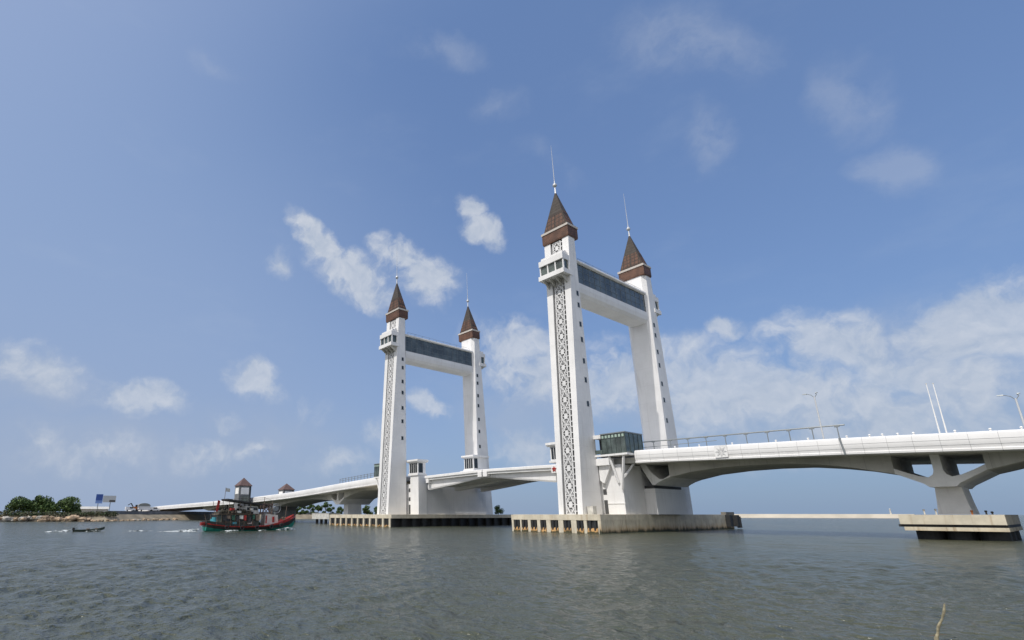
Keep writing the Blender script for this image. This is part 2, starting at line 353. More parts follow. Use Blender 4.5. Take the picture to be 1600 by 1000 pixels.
# ------------------------------------------------------------------ towers
ZTOP = 57.1
def yo(z): return 4.77 + (1.42 - 4.77) * min(1, max(0, z) / ZTOP)
def yi(z): return 2.29 + (1.59 - 2.29) * min(1, max(0, z) / ZTOP)
def hd(z): return 2.56 + (3.08 - 2.56) * min(1, max(0, z) / ZTOP)
WINZ = (44.1, 41.5, 37.3, 34.0, 29.5, 25.6, 20.8)
def make_tower(xc, y0, out, label, sx=1):
    T = thing('bridge_tower', label, 'tower', (xc, y0, 0.0), 'white towers of the drawbridge')
    def P(u, v, z): return (xc + sx * u, y0 + out * v, z)
    sh = MB(); rings = []
    ch, lw, dp = .85, 1.5, .5
    for z in (0.02, 12, 24, 36, 46, ZTOP):
        h, o, i = hd(z), yo(z), yi(z)
        rings.append([P(u, v, z) for u, v in ((-h + ch, -i), (h - ch, -i), (h, -i + ch), (h, o), (lw, o), (lw, o - dp), (-lw, o - dp), (-lw, o), (-h, o), (-h, -i + ch))])
    sh.loft(rings); sh.build('shaft', WHITE, T)
    # ornamental lattice in the slot of the outer face
    bk = MB()
    for z0, z1 in ((.05, 46.6), (53.7, 56.9)):
        bk = MB(); bk.hexa([P(-lw + .01, yo(z0) - dp + .02, z0), P(lw - .01, yo(z0) - dp + .02, z0), P(lw - .01, yo(z0) - dp + .06, z0), P(-lw + .01, yo(z0) - dp + .06, z0),
                 P(-lw + .01, yo(z1) - dp + .02, z1), P(lw - .01, yo(z1) - dp + .02, z1), P(lw - .01, yo(z1) - dp + .06, z1), P(-lw + .01, yo(z1) - dp + .06, z1)]); bk.build('slot_back', SLOT, T)
    la = MB()
    def q(u, z): return Vector(P(u, yo(z) - .16, z))
    def bar(a, b, w): la.bar(q(*a), q(*b), w, .14, up=(0, 1, 0))
    def cells(za, zb, n):
        c = (zb - za) / n
        for k in range(n):
            z = za + k * c; m = z + c / 2
            for s in (-1, 1):
                bar((s * .98, z), (s * .98, z + c), .17)
                bar((0, z), (s * .98, m), .15); bar((s * .98, m), (0, z + c), .15)          # diamond
                bar((s * .98, z), (s * .25, m - .3), .13); bar((s * .98, z + c), (s * .25, m + .3), .13)
                bar((s * .42, z + .02), (s * .42, z + .62), .11); bar((s * .42, z + c - .62), (s * .42, z + c - .02), .11)
                bar((s * .98, m), (s * .34, m), .12)
                bar((s * .16, m - .75), (s * .16, m - 1.45), .08); bar((s * .16, m + .75), (s * .16, m + 1.45), .08); bar((s * .62, m - 1.0), (s * .94, m - .5), .09); bar((s * .62, m + 1.0), (s * .94, m + .5), .09)
            for t in (.15, .5, .85): bar((s * 1.02, z + c * t), (s * 1.47, z + c * t), .16)
            bar((-.98, z), (.98, z), .16)
            la.loft([[q(.43 * math.cos(a), m + .6 * math.sin(a)) + Vector((0, d, 0)) for a in [i * math.pi / 4 for i in range(8)]] for d in (-.06, .06)])
        bar((-.98, zb), (.98, zb), .16)
    cells(.1, 46.5, 14); la.build('lattice_screen', LAT, T)
    la = MB(); cells(53.8, 56.8, 1); la.build('lattice_panel', LAT, T)
    # small windows up the side faces
    for z in WINZ:
        w = MB(); h = hd(z); t = -.02
        for a in (-1, 1):
            w.box(*sorted((P(h - .06, 0, 0)[0], P(h + .05, 0, 0)[0])), *sorted((y0 + a * .30, y0 + a * .38)), z - .55, z + .55)
            w.box(*sorted((P(h - .06, 0, 0)[0], P(h + .05, 0, 0)[0])), y0 - .30, y0 + .30, *sorted((z + a * .47, z + a * .55)))
        wo_ = w.build('window', FRAME, T)
        p = MB(); p.box(*sorted((P(h - .05, 0, 0)[0], P(h + .015, 0, 0)[0])), y0 - .30, y0 + .30, z - .47, z + .47); p.build('pane', PANE, wo_)
    # observation box high on the outer face
    cb = MB()
    def slab(u0, u1, v1, z0, z1, v0=1.3, b=None, grow=0): 
        cb.hexa([P(u0, v0, z0), P(u1, v0, z0), P(u1, v1, z0), P(u0, v1, z0), P(u0 - grow, v0, z1), P(u1 + grow, v0, z1), P(u1 + grow, v1 + grow, z1), P(u0 - grow, v1 + grow, z1)], 0)
    slab(-3.15, 3.15, 4.35, 47.75, 48.75); slab(-3.0, 3.0, 4.15, 51.0, 52.25); slab(-2.7, 2.7, 3.6, 52.25, 53.0); slab(-2.4, 2.4, 2.4, 53.0, 53.6)
    for u in (-2.85, -.95, .95, 2.85): cb.box(*sorted((P(u - .13, 0, 0)[0], P(u + .13, 0, 0)[0])), *sorted((P(0, 3.65, 0)[1], P(0, 3.95, 0)[1])), 48.75, 51.0)
    for u in (-2.85, 2.85): cb.box(*sorted((P(u - .13, 0, 0)[0], P(u + .13, 0, 0)[0])), *sorted((P(0, 1.5, 0)[1], P(0, 2.2, 0)[1])), 48.75, 51.0)
    cab = cb.build('observation_box', WHITE, T)
    g = MB(); g.hexa([P(-2.72, 1.4, 48.75), P(2.72, 1.4, 48.75), P(2.72, 3.72, 48.75), P(-2.72, 3.72, 48.75), P(-2.72, 1.4, 51), P(2.72, 1.4, 51), P(2.72, 3.72, 51), P(-2.72, 3.72, 51)])
    for u in (-1.9, 0, 1.9): pass
    g.build('window_band', GREEN, cab)
    for u in (-2.2, -.75, .75, 2.2):
        k = MB(); k.loft([[P(u - .12, yo(z) - .06, z) for z in (46.2, 47.74)] + [P(u - .12, 4.0, 47.74), P(u - .12, 4.0, 47.5)], [P(u + .12, yo(z) - .06, z) for z in (46.2, 47.74)] + [P(u + .12, 4.0, 47.74), P(u + .12, 4.0, 47.5)]]); k.build('bracket', SOFF, cab)
    # spire
    def ring(hx, hy, z, vc=-.08): return [P(-hx, vc - hy, z), P(hx, vc - hy, z), P(hx, vc + hy, z), P(-hx, vc + hy, z)]
    b = MB(); b.loft([ring(3.2, 1.70, ZTOP - .05), ring(3.3, 1.76, ZTOP + .25), ring(3.3, 1.76, 59.45)]); b.build('roof_band', BROWN, T)
    b = MB(); b.loft([ring(3.44, 1.90, 59.46), ring(3.44, 1.90, 59.95), ring(3.15, 1.65, 60.1)]); b.build('roof_trim', TRIM, T)
    b = MB(); b.loft([ring(2.96, 1.48, 60.1), ring(.12, .10, 69.7)]); sp = b.build('spire', SHING, T)
    b = MB()
    def sl_(t): return 2.96 + (.12 - 2.96) * t, 1.48 + (.10 - 1.48) * t
    for z0, z1 in ((60.35, 64.0),):
        (hx0, hy0), (hx1, hy1) = sl_((z0 - 60.1) / 9.6), sl_((z1 - 60.1) / 9.6)
        for s in (-1, 1):
            for (a0, a1) in ((-.9, -.06), (.06, .9)):
                b.hexa([P(a0 * hx0, -.08 + s * (hy0 - .05), z0), P(a1 * hx0, -.08 + s * (hy0 - .05), z0), P(a1 * hx0, -.08 + s * (hy0 + .08), z0), P(a0 * hx0, -.08 + s * (hy0 + .08), z0),
                        P(a0 * hx1, -.08 + s * (hy1 - .05), z1), P(a1 * hx1, -.08 + s * (hy1 - .05), z1), P(a1 * hx1, -.08 + s * (hy1 + .08), z1), P(a0 * hx1, -.08 + s * (hy1 + .08), z1)])
            b.hexa([P(s * (hx0 - .05), -.08 - .85 * hy0, z0), P(s * (hx0 - .05), -.08 + .85 * hy0, z0), P(s * (hx0 + .08), -.08 + .85 * hy0, z0), P(s * (hx0 + .08), -.08 - .85 * hy0, z0),
                    P(s * (hx1 - .05), -.08 - .85 * hy1, z1), P(s * (hx1 - .05), -.08 + .85 * hy1, z1), P(s * (hx1 + .08), -.08 + .85 * hy1, z1), P(s * (hx1 + .08), -.08 - .85 * hy1, z1)])
    b.build('louvre_panel', RLOUV, sp)
    b = MB(); c = P(0, -.08, 0); b.tube((c[0], c[1], 69.5), (c[0], c[1], 71.2), .22, .13); b.ball((c[0], c[1], 71.65), .5); b.tube((c[0], c[1], 72.1), (c[0], c[1], 72.8), .12, .1)
    fi = b.build('finial', GALV, T, smooth=True)
    b = MB(); b.tube((c[0], c[1], 72.8), (c[0], c[1], 77), .085, .06, 6); b.tube((c[0], c[1], 77), (c[0], c[1], 82.3), .055, .03, 6); b.build('antenna', GALV, fi)
    return T
make_tower(0, 0, -1, 'tallest-looking front tower, ornate lattice strip facing the camera, beside the green glass control room')
make_tower(0, TW, 1, 'white tower rising behind the green glass control room, right end of the front skybridge')
make_tower(mx(0), 0, -1, 'left tower of the rear gate, with small white stair block at its foot', 1)
make_tower(mx(0), TW, 1, 'right tower of the rear gate, white gatehouse at its foot on the deck', 1)

def make_skybridge(xc, label):
    T = thing('skybridge', label, 'skybridge', (xc, TW / 2, 44.4), 'glazed skybridges between towers')
    y0, y1 = 1.5, TW - 1.5
    b = MB(); b.prism_y([(xc - 1.75, 44.45), (xc + 1.75, 44.45), (xc + 2.35, 45.1), (xc + 2.55, 46.0), (xc + 2.55, 47.1), (xc - 2.55, 47.1), (xc - 2.55, 46.0), (xc - 2.35, 45.1)], y0, y1); b.build('belly', WHITE, T)
    b = MB(); b.prism_y([(xc - 2.5, 51.75), (xc + 2.5, 51.75), (xc + 2.85, 51.95), (xc + 2.8, 52.35), (xc - 2.8, 52.35), (xc - 2.85, 51.95)], y0, y1); b.build('roof', WHITE, T)
    b = MB(); b.box(xc - 2.3, xc + 2.3, y0, y1, 47.1, 51.75); b.build('glazing', GLASS, T)
    b = MB(); n = 13
    for s in (-1, 1):
        for i in range(n + 1):
            y = y0 + .3 + (y1 - y0 - .6) * i / n; b.box(*sorted((xc + s * 2.28, xc + s * 2.36)), y - .035, y + .035, 47.1, 51.75)
        for z in (48.6, 50.2): b.box(*sorted((xc + s * 2.29, xc + s * 2.35)), y0, y1, z - .03, z + .03)
    b.build('mullions', FRAME, T)
    b = MB()
    for s in (-1, 1):
        b.box(*sorted((xc + s * 2.2, xc + s * 2.26)), y0 + 1, y1 - 1, 53.15, 53.2)
        for i in range(10): y = y0 + 1 + (y1 - y0 - 2) * i / 9; b.box(*sorted((xc + s * 2.2, xc + s * 2.25)), y - .025, y + .025, 52.35, 53.15)
    b.build('roof_rail', FRAME, T)
make_skybridge(0, 'glazed white skybridge joining the two front towers near their spires')
make_skybridge(mx(0), 'smaller-looking glazed skybridge joining the two rear towers at the left')

# ------------------------------------------------------------------ machinery piers under the towers
def make_block(sx, label, deckside):
    xc = 0 if sx > 0 else mx(0)
    T = thing('bascule_pier', label, 'pier', (xc, TW / 2, 0.0), 'white machinery piers between the tower legs')
    y0, y1 = 2.35, TW - 2.35
    b = MB(); b.box(xc - 6.5, xc + 6.5, y0, y1, 0.02, 8.1); b.box(xc - 6.62, xc + 6.62, y0 + .3, y1 - .3, .02, .5); b.build('wall', WHITE, T)
    for f in ((1,) if sx > 0 else (-1,)):    # bearing column under the approach girder
        xa, xb = sorted((xc + f * 6.45, xc + f * 8.85)); b = MB(); b.box(xa, xb, 9.6, 21.5, .03, 4.75); b.build('bearing_column', WHITE, T)
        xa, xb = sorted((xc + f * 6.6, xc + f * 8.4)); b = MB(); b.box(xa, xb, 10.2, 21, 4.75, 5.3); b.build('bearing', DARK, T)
    for f in (-1, 1):                        # dark slot of stair windows beside the tower
        for i, (z0, z1) in enumerate(((.1, 2.6), (3.6, 4.6), (6.0, 7.0))):
            b = MB(); xa, xb = sorted((xc + f * 2.62, xc + f * 3.32)); b.box(xa, xb, y0 - .05, y0 + .2, z0, z1); b.build('door' if i == 0 else 'window', DARK, T)
    return T
make_block(1, 'white machinery pier below the green glass control room, between the front towers', 1)
make_block(-1, 'broad grey-white wall pier under the lifting span between the rear towers', 1)

# foundations with fenders
def found(x0, x1, y0, y1, label, near):
    T = thing('pier_foundation', label, 'foundation', ((x0 + x1) / 2, (y0 + y1) / 2, WATER))
    b = MB(); b.box(x0, x1, y0, y1, -.95, -.02); b.box(x0 + .25, x1 - .25, y0 + .3, y1 - .3, -.02, .015); b.build('cap_slab', CREAM if near else CREAM, T)
    return T
NF = found(-12.2, 7.35, -7.0, 47.0, 'stained concrete foundation with black fender bays under the front towers', True)
b = MB(); b.box(-11.5, 6.9, -5.9, 46.5, -3.6, -.95); b.build('core', DIRTY, NF)
b = MB(); b.box(6.9, 7.32, -6.98, 46.0, -3.6, -.95); b.box(6.88, 7.36, 30, 30.12, -3.0, -.1); b.build('side_wall', PIERC, NF)
b = MB()
PX = [(-12.18, -11.7), (-10.1, -9.75), (-8.2, -7.55), (-6.0, -5.3), (-3.9, -2.95), (-1.25, -.2), (1.45, 2.55), (4.0, 4.6), (6.75, 7.3)]
for a, c in PX: b = MB(); b.box(a, c, -6.97, -5.9, -3.5, -.95); b.build('pillar', CREAM, NF)
for (a, c), (a2, c2) in zip(PX, PX[1:]):
    b = MB(); xm = (c + a2) / 2; w = (a2 - c) / 2
    b.box(c + .12, a2 - .12, -6.75, -5.95, -2.35, -1.0)
    for s in (-.45, .45): b.tube((xm + s * w, -6.85, -2.7), (xm + s * w, -6.85, -1.05), .26, n=10)
    b.build('fender', RUBBER, NF)
    b = MB(); b.hexa([(c, -7.25, -3.5), (a2, -7.25, -3.5), (a2, -6, -3.5), (c, -6, -3.5), (c + .12, -7.0, -2.35), (a2 - .12, -7.0, -2.35), (a2 - .12, -6, -1.9), (c + .12, -6, -1.9)]); b.build('fender_foot', RUST, NF)
b = MB()
for y in (42.5, 46.3): b = MB(); b.box(6.9, 8.3, y - .5, y + .8, -2.6, -.1); b.build('corner_fender', RUBBER, NF)
b = MB(); b.tube((8.0, 47.2, -2.9), (8.0, 47.2, -.4), .5, n=12); b.build('corner_fender', RUBBER, NF)
b = MB(); b.box(6.4, 7.45, 42.4, 46.8, -.02, .55); b.build('bollard_block', DIRTY, NF)

FF = found(-84, -52.3, -7.0, 42.0, 'concrete foundation with shade-black core under the rear towers, fender bays on its left half', False)
b = MB(); b.box(-83.5, -53.6, -5.9, 41.5, -3.6, -.95); b.build('core', RUBBER, FF)  # core coloured black to stand for the shade under the overhanging slab
b = MB(); PF = [(-84 + i * 3.05, -84 + i * 3.05 + (.75 if i else .5)) for i in range(11)]
for a, c in PF: b = MB(); b.box(a, c, -6.97, -5.9, -3.5, -.95); b.build('pillar', CREAM, FF)
for i, ((a, c), (a2, c2)) in enumerate(zip(PF, PF[1:])):
    b = MB(); b.box(c + .15, a2 - .15, -6.75, -5.95, -2.4, -1.0)
    for s in (-.5, .5): b.tube(((c + a2) / 2 + s, -6.8, -2.8), ((c + a2) / 2 + s, -6.8, -1.05), .26, n=8)
    b.build('fender', RUBBER, FF)
    b = MB(); b.hexa([(c, -7.2, -3.5), (a2, -7.2, -3.5), (a2, -6, -3.5), (c, -6, -3.5), (c + .2, -6.9, -2.6), (a2 - .2, -6.9, -2.6), (a2 - .2, -6, -2.3), (c + .2, -6, -2.3)]); b.build('fender_foot', RUST, FF)
b = MB()
for i in range(14): b = MB(); b.box(-53.6, -52.6, -6.8 + i * 3.5, -5.6 + i * 3.5, -3.5, -.95); b.build('side_fender', RUBBER, FF)

# ------------------------------------------------------------------ gatehouses beside the towers
def gatehouse(x0, x1, y0, y1, z0, z1, label, stair=None):
    T = thing('gatehouse', label, 'gatehouse', ((x0 + x1) / 2, (y0 + y1) / 2, z0), 'white gatehouses beside the towers')
    b = MB(); b.box(x0, x1, y0, y1, z0, z0 + .45); b.box(x0 + .25, x1 - .25, y0 + .25, y1 - .25, z0 + .45, z1 - .8)
    b.build('wall', WHITE, T)
    b = MB(); b.hexa([(x0 - .1, y0 - .1, z1 - .8), (x1 + .1, y0 - .1, z1 - .8), (x1 + .1, y1 + .1, z1 - .8), (x0 - .1, y1 + .1, z1 - .8), (x0 - .35, y0 - .35, z1 - .45), (x1 + .35, y0 - .35, z1 - .45), (x1 + .35, y1 + .35, z1 - .45), (x0 - .35, y0 + (y1 - y0) + .35, z1 - .45)])
    b.box(x0 - .35, x1 + .35, y0 - .35, y1 + .35, z1 - .45, z1); b.build('roof', WHITE, T)
    n = 2; w = (x1 - x0 - .9) / n
    for i in range(n):
        f = MB(); xa = x0 + .45 + i * w + .1; xb = xa + w - .2
        f.box(xa, xb, y0 + .19, y0 + .3, z0 + .7, z1 - 1.0); fo = f.build('window', PANE, T)
        g = MB(); g.box((xa + xb) / 2 - .04, (xa + xb) / 2 + .04, y0 + .16, y0 + .2, z0 + .7, z1 - 1.0); g.build('mullion', WHITE, fo)
    f = MB(); f.box(x1 - .3, x1 - .19, y0 + .6, y0 + 2.0, z0 + .7, z1 - 1.0); f.build('window', PANE, T)
    return T
gatehouse(mx(0) + 2.7, mx(0) + 7.0, 2.0, 5.3, 10.4, 14.7, 'white gatehouse on a stair block, at the foot of the left rear tower')
b = MB(); b.box(mx(0) + 3.35, mx(0) + 6.9, 2.32, 5.2, .03, 10.38)
tag(b.build('stair_block', WHITE), 'plain white stair block carrying the gatehouse beside the left rear tower', 'stair block')
gatehouse(mx(0) + 2.75, mx(0) + 7.2, 23.4, 29.6, 12.7, 17.3, 'white gatehouse on the deck in front of the right rear tower')
b = MB(); b.box(mx(0) + 2.2, mx(0) + 7.6, 22.6, 30.0, 9.4, 12.68); tag(b.build('gatehouse_plinth', WHITE), 'low white plinth under the gatehouse in front of the right rear tower', 'plinth')
gatehouse(-6.5, -2.75, -1.2, 3.4, 10.0, 14.0, 'narrow white gatehouse peeking out left of the lattice-fronted front tower')

# ------------------------------------------------------------------ glass control rooms
def control(sx, label):
    xc = 0 if sx > 0 else mx(0) - 3.4; near = 2.65 if sx > 0 else -.8
    def X(a, b): return sorted((xc + sx * a, xc + sx * b))
    T = thing('control_room', label, 'control room', (xc + sx * 6.5, 3.5, 10.6), 'green glass control rooms')
    b = MB(); b.box(*X(near, 9.15), .75, 7.2, 10.5, 10.85)
    b.build('floor_slab', WHITE, T)
    b = MB(); b.box(*X(4.2, 8.95), .95, 6.95, 10.85, 14.55); b.build('glazing', GREEN, T)
    b = MB()
    for i in range(6):
        x = 4.2 + (8.95 - 4.2) * i / 5; b.box(*X(x - .035, x + .035), .88, .95, 10.85, 14.55)
    for i in range(5):
        y = .95 + 6 * i / 4; b.box(*X(8.95, 9.02), y - .04, y + .04, 10.85, 14.55)
    for z in (13.75,): b.box(*X(4.2, 9.0), .9, .95, z - .03, z + .03); b.box(*X(8.95, 9.0), .95, 6.95, z - .03, z + .03)
    b.build('mullions', DKFRAME, T)
    b = MB()
    for i in range(7): x = 4.2 + 4.75 * (i + .5) / 7; b.box(*X(x - .2, x + .2), .86, .94, 13.85, 14.35)
    b.build('louvres', MULL, T)
    b = MB(); b.box(*X(4.05, 9.1), .8, 7.1, 14.55, 14.75); b.build('roof', FRAME, T)
    b = MB(); b.box(*X(2.7, 4.19), .7, 4.5, 13.9, 14.6); b.build('canopy', WHITE, T)
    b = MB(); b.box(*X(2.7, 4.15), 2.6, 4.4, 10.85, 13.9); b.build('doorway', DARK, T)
    b = MB(); b.box(*X(2.7, 4.2), .85, .9, 11.0, 11.75); b.build('glass_balustrade', GREEN, T)
    b = MB(); b.box(*X(near + .01, 5.3), .9, 2.6, 8.9, 10.2); b.build('landing_box', WHITE, T)
    b = MB(); cx, cy = xc + sx * 6.2, 2.75
    b.bar((xc + sx * 6.75, 2.0, 4.4), (xc + sx * 8.2, 1.15, 10.5), .34); b.bar((cx - sx * .1, 2.1, 5.6), (xc + sx * 5.2, 1.2, 10.5), .34); b.bar((xc + sx * 6.9, 2.6, 6.6), (xc + sx * 8.8, 5.5, 10.5), .3)
    b.build('brace', WHITE, T)
    b = MB(); b.loft([[(xc + sx * a, y, z) for a, z in ((2.7, 8.9), (5.2, 8.9), (3.5, 5.6), (2.7, 6.2))] for y in (1.5, 2.34)]); b.build('corbel', WHITE, T)
    return T
control(1, 'green glass control room on braced slab beside the lattice-fronted front tower')
control(-1, 'dark glass control room just left of the left rear tower, above the low deck')
b = MB(); b.box(3.4, 6.75, 2.28, 9.4, .03, 9.0); b.box(3.4, 6.85, 2.18, 2.32, 1.9, 2.1)
tag(b.build('stair_block', WHITE), 'white stair block holding up the braced control room by the front tower', 'stair block')
b = MB(); b.box(2.75, 3.9, -3.6, -2.5, .02, 1.35); b.box(2.7, 3.95, -3.65, -2.45, 1.35, 1.45)
tag(b.build('equipment_cabinet', OFFW), 'small pale equipment cabinet at the foot of the front tower', 'cabinet')

# ------------------------------------------------------------------ deck
FAS = ((3.35, .0), (3.02, -.22), (2.92, -.85), (2.98, -1.5), (3.12, -1.95), (2.95, -2.02), (2.98, -2.28), (3.7, -2.42), (3.9, -1.6), (3.7, -.9), (3.6, 0))
def sweep(xs, sec):
    m = MB(); m.loft([[(x, y, zt(x) + dz) for y, dz in sec] for x in xs]); return m
def frange(a, b, n): return [a + (b - a) * i / n for i in range(n + 1)]
def flip(sec): return [(TW - y, z) for y, z in sec]
def girder_bottom(x):                   # near approach, x = distance from the front tower
    d = x
    tab = [(8.8, 5.35), (12, 6.55), (16, 7.35), (21, 7.75), (26, 7.85), (31, 7.7), (35, 7.2), (38.5, 6.55), (41.5, 5.75), (42.9, 5.4)]
    return lerp(tab, d)
def approach_span(sx, xs, label, group=None):
    xa = xs[len(xs) // 2]
    return thing('bridge_deck', label, 'bridge deck', (xa, TW / 2, zt(xa)))
# near approach: from the front towers past the right edge of the picture
A = approach_span(1, [9.6, 95], 'white panelled approach deck running to the right edge over the hollow pier')
xs = frange(9.3, 95, 60)
sweep(xs, FAS).build('fascia', PANEL, A, smooth=True); sweep(xs, flip(FAS)).build('fascia', PANEL, A, smooth=True)
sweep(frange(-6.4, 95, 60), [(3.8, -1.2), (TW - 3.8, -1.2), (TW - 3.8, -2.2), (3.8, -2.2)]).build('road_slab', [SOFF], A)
def haunch(m, f):
    xs_ = frange(12.2, 42.9, 40); m.loft([[(f(x), 9.0, zt(f(x)) - 2.0), (f(x), 22.0, zt(f(x)) - 2.0), (f(x), 22.0, girder_bottom(x)), (f(x), 9.0, girder_bottom(x))] for x in xs_])
def vstrut(m, f):                       # V strut standing on the machinery pier
    for poly in ([(6.75, 9.3), (7.9, 9.3), (8.9, 7.6), (10.3, 6.3), (11.0, 6.35), (12.2, 6.95), (12.2, 6.6), (10.9, 6.2), (9.8, 5.7), (9.3, 5.33), (8.8, 5.33), (7.9, 7.0)],):
        m.loft([[(f(x), y, z) for x, z in poly] for y in (9.0, 22.0)])
XP = 47.2
def hollow_head(m, f):
    for s in (1, -1):
        g = lambda d: f(XP + s * d)
        m.loft([[(g(d), y, z) for d, z in ((4.3, 5.4), (4.3, 6.1), (3.2, 5.5), (2.0, 4.95), (1.1, 4.75), (.62, 5.1), (.45, 5.6), (.45, 7.9), (0, 7.9), (0, 3.5), (1.25, 3.5), (1.7, 3.95), (2.6, 4.45), (3.5, 4.95))] for y in (9.0, 22.0)])
def stem(m, f):
    m.loft([[(f(XP + a), y, z) for a, y in ((-h, 12.6), (h, 12.6), (h, 18.4), (-h, 18.4))] for h, z in ((1.65, .02), (1.45, 1.5), (1.27, 3.52))])
idf = lambda x: x
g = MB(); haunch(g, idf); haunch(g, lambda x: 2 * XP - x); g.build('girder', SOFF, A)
g = MB(); vstrut(g, idf); g.build('strut', CONC, A)
for xx in (23.9, ):
    b = MB(); z = zt(xx) - 1.05
    b.box(xx - .95, xx + .95, 2.82, 2.9, z - .95, z + .95)
    R0 = b.build('emblem_panel', WHITE, A)
    b = MB()
    for k in range(8):
        a = k * math.pi / 4; b.loft([[(xx + r * math.cos(a + t), y, z + r * math.sin(a + t)) for r, t in ((.12, 0), (.5, .3), (.85, 0), (.5, -.3))] for y in (2.76, 2.82)])
    b.build('emblem', EMBL, R0)
b = MB(); x0 = 39.3; b.hexa([(x0, 2.86, zt(x0) - 2.3), (x0 + .22, 2.86, zt(x0) - 2.3), (x0 + .22, 3.3, zt(x0) - 2.3), (x0, 3.3, zt(x0) - 2.3), (x0 - .25, 2.86, zt(x0) - .02), (x0 - .03, 2.86, zt(x0) - .02), (x0 - .03, 3.3, zt(x0) + .01), (x0 - .25, 3.3, zt(x0) + .01)]); b.build('joint', FRAME, A)

for dz_, yy in ((-.9, 2.915), (-1.5, 2.975)):
    sweep(frange(9.4, 95, 60), [(yy - .012, dz_ + .02), (yy - .012, dz_ - .02), (yy + .05, dz_ - .02), (yy + .05, dz_ + .02)]).build('panel_joint', EMBL, A)
# hollow pier at the right
HP = thing('bridge_pier', 'hollow-headed flaring pier on the separate cream foundation at right', 'pier', (XP, 15.5, 0))
g = MB(); hollow_head(g, idf); g.build('head', CONC, HP); g = MB(); stem(g, idf); g.build('stem', CONC, HP)
CP = thing('pier_foundation', 'cream concrete foundation on dark piles below the right hollow pier', 'foundation', (XP, 15.5, WATER))
g = MB(); g.box(42.4, 51.9, 7.5, 23.5, -1.22, -.02); g.build('cap_slab', CREAM, CP)
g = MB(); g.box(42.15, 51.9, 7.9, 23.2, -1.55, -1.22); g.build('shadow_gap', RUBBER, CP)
g = MB(); g.box(42.7, 51.95, 7.6, 23.4, -2.0, -1.55); g.build('lower_slab', PIERC, CP)
for i in range(3):
    for j in range(3):
        g = MB(); g.tube((44.6 + i * 2.9, 10.6 + j * 5, -4), (44.6 + i * 2.9, 10.6 + j * 5, -2.0), 1.36, n=16); g.build('pile', RUBBER, CP)
for i, (px_, h_, m_) in enumerate(((44.9, .75, OFFW), (46.0, .8, OFFW), (49.2, .55, ORANGE), (50.4, .5, RUBBER), (50.9, .35, RUBBER))):
    g = MB(); g.tube((px_, 8.3, 0), (px_, 8.3, h_ * .7), .09, .07, 8); g.ball((px_, 8.3, h_ * .75), .14, 8, 5)
    tag(g.build('mooring_post', m_), ('short white mooring post on the cream foundation', 'short white mooring post on the cream foundation', 'small orange mooring post on the cream foundation, right of the stem', 'low black mooring post on the cream foundation', 'low black mooring post on the cream foundation')[i], 'post', 'mooring posts on the right foundation')

# left approach
B = approach_span(-1, [-460, -68], 'long white approach deck descending left behind the fishing boat to the shore')
xs = frange(-460, mx(9.3), 120)
sweep(xs, FAS).build('fascia', WHITE, B, smooth=True); sweep(xs, flip(FAS)).build('fascia', WHITE, B, smooth=True)
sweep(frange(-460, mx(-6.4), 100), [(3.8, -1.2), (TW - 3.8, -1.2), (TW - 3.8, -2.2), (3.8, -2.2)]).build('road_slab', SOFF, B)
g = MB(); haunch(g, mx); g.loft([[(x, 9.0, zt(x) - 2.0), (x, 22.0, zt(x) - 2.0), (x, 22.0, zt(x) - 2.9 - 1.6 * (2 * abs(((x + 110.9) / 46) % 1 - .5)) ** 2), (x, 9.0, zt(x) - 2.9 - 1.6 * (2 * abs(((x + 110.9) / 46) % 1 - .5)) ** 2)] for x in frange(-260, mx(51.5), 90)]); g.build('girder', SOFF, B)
g = MB(); vstrut(g, mx); g.build('strut', CONC, B)
HL = thing('bridge_pier', 'hollow-headed flaring pier just left of the rear towers', 'pier', (mx(XP), 15.5, 0), None)
g = MB(); hollow_head(g, mx); g.build('head', CONC, HL); g = MB(); stem(g, mx); g.box(mx(XP) - 2.2, mx(XP) + 2.2, 11.8, 19.2, -3.5, .015); g.build('stem', CONC, HL)
for i, x in enumerate((-166, -212)):
    g = MB(); zb = zt(x) - 4.2
    g.loft([[(x - w, 9.5, z), (x + w, 9.5, z), (x + w, 21.5, z), (x - w, 21.5, z)] for w, z in ((1.6, -3.5), (1.4, zb - 1.6), (3.0, zb))])
    tag(g.build('bridge_pier', SHADECONC), ('plain wall pier under the left deck, right of the fishing boat bow', 'plain wall pier under the left deck, behind the fishing boat')[i], 'pier')

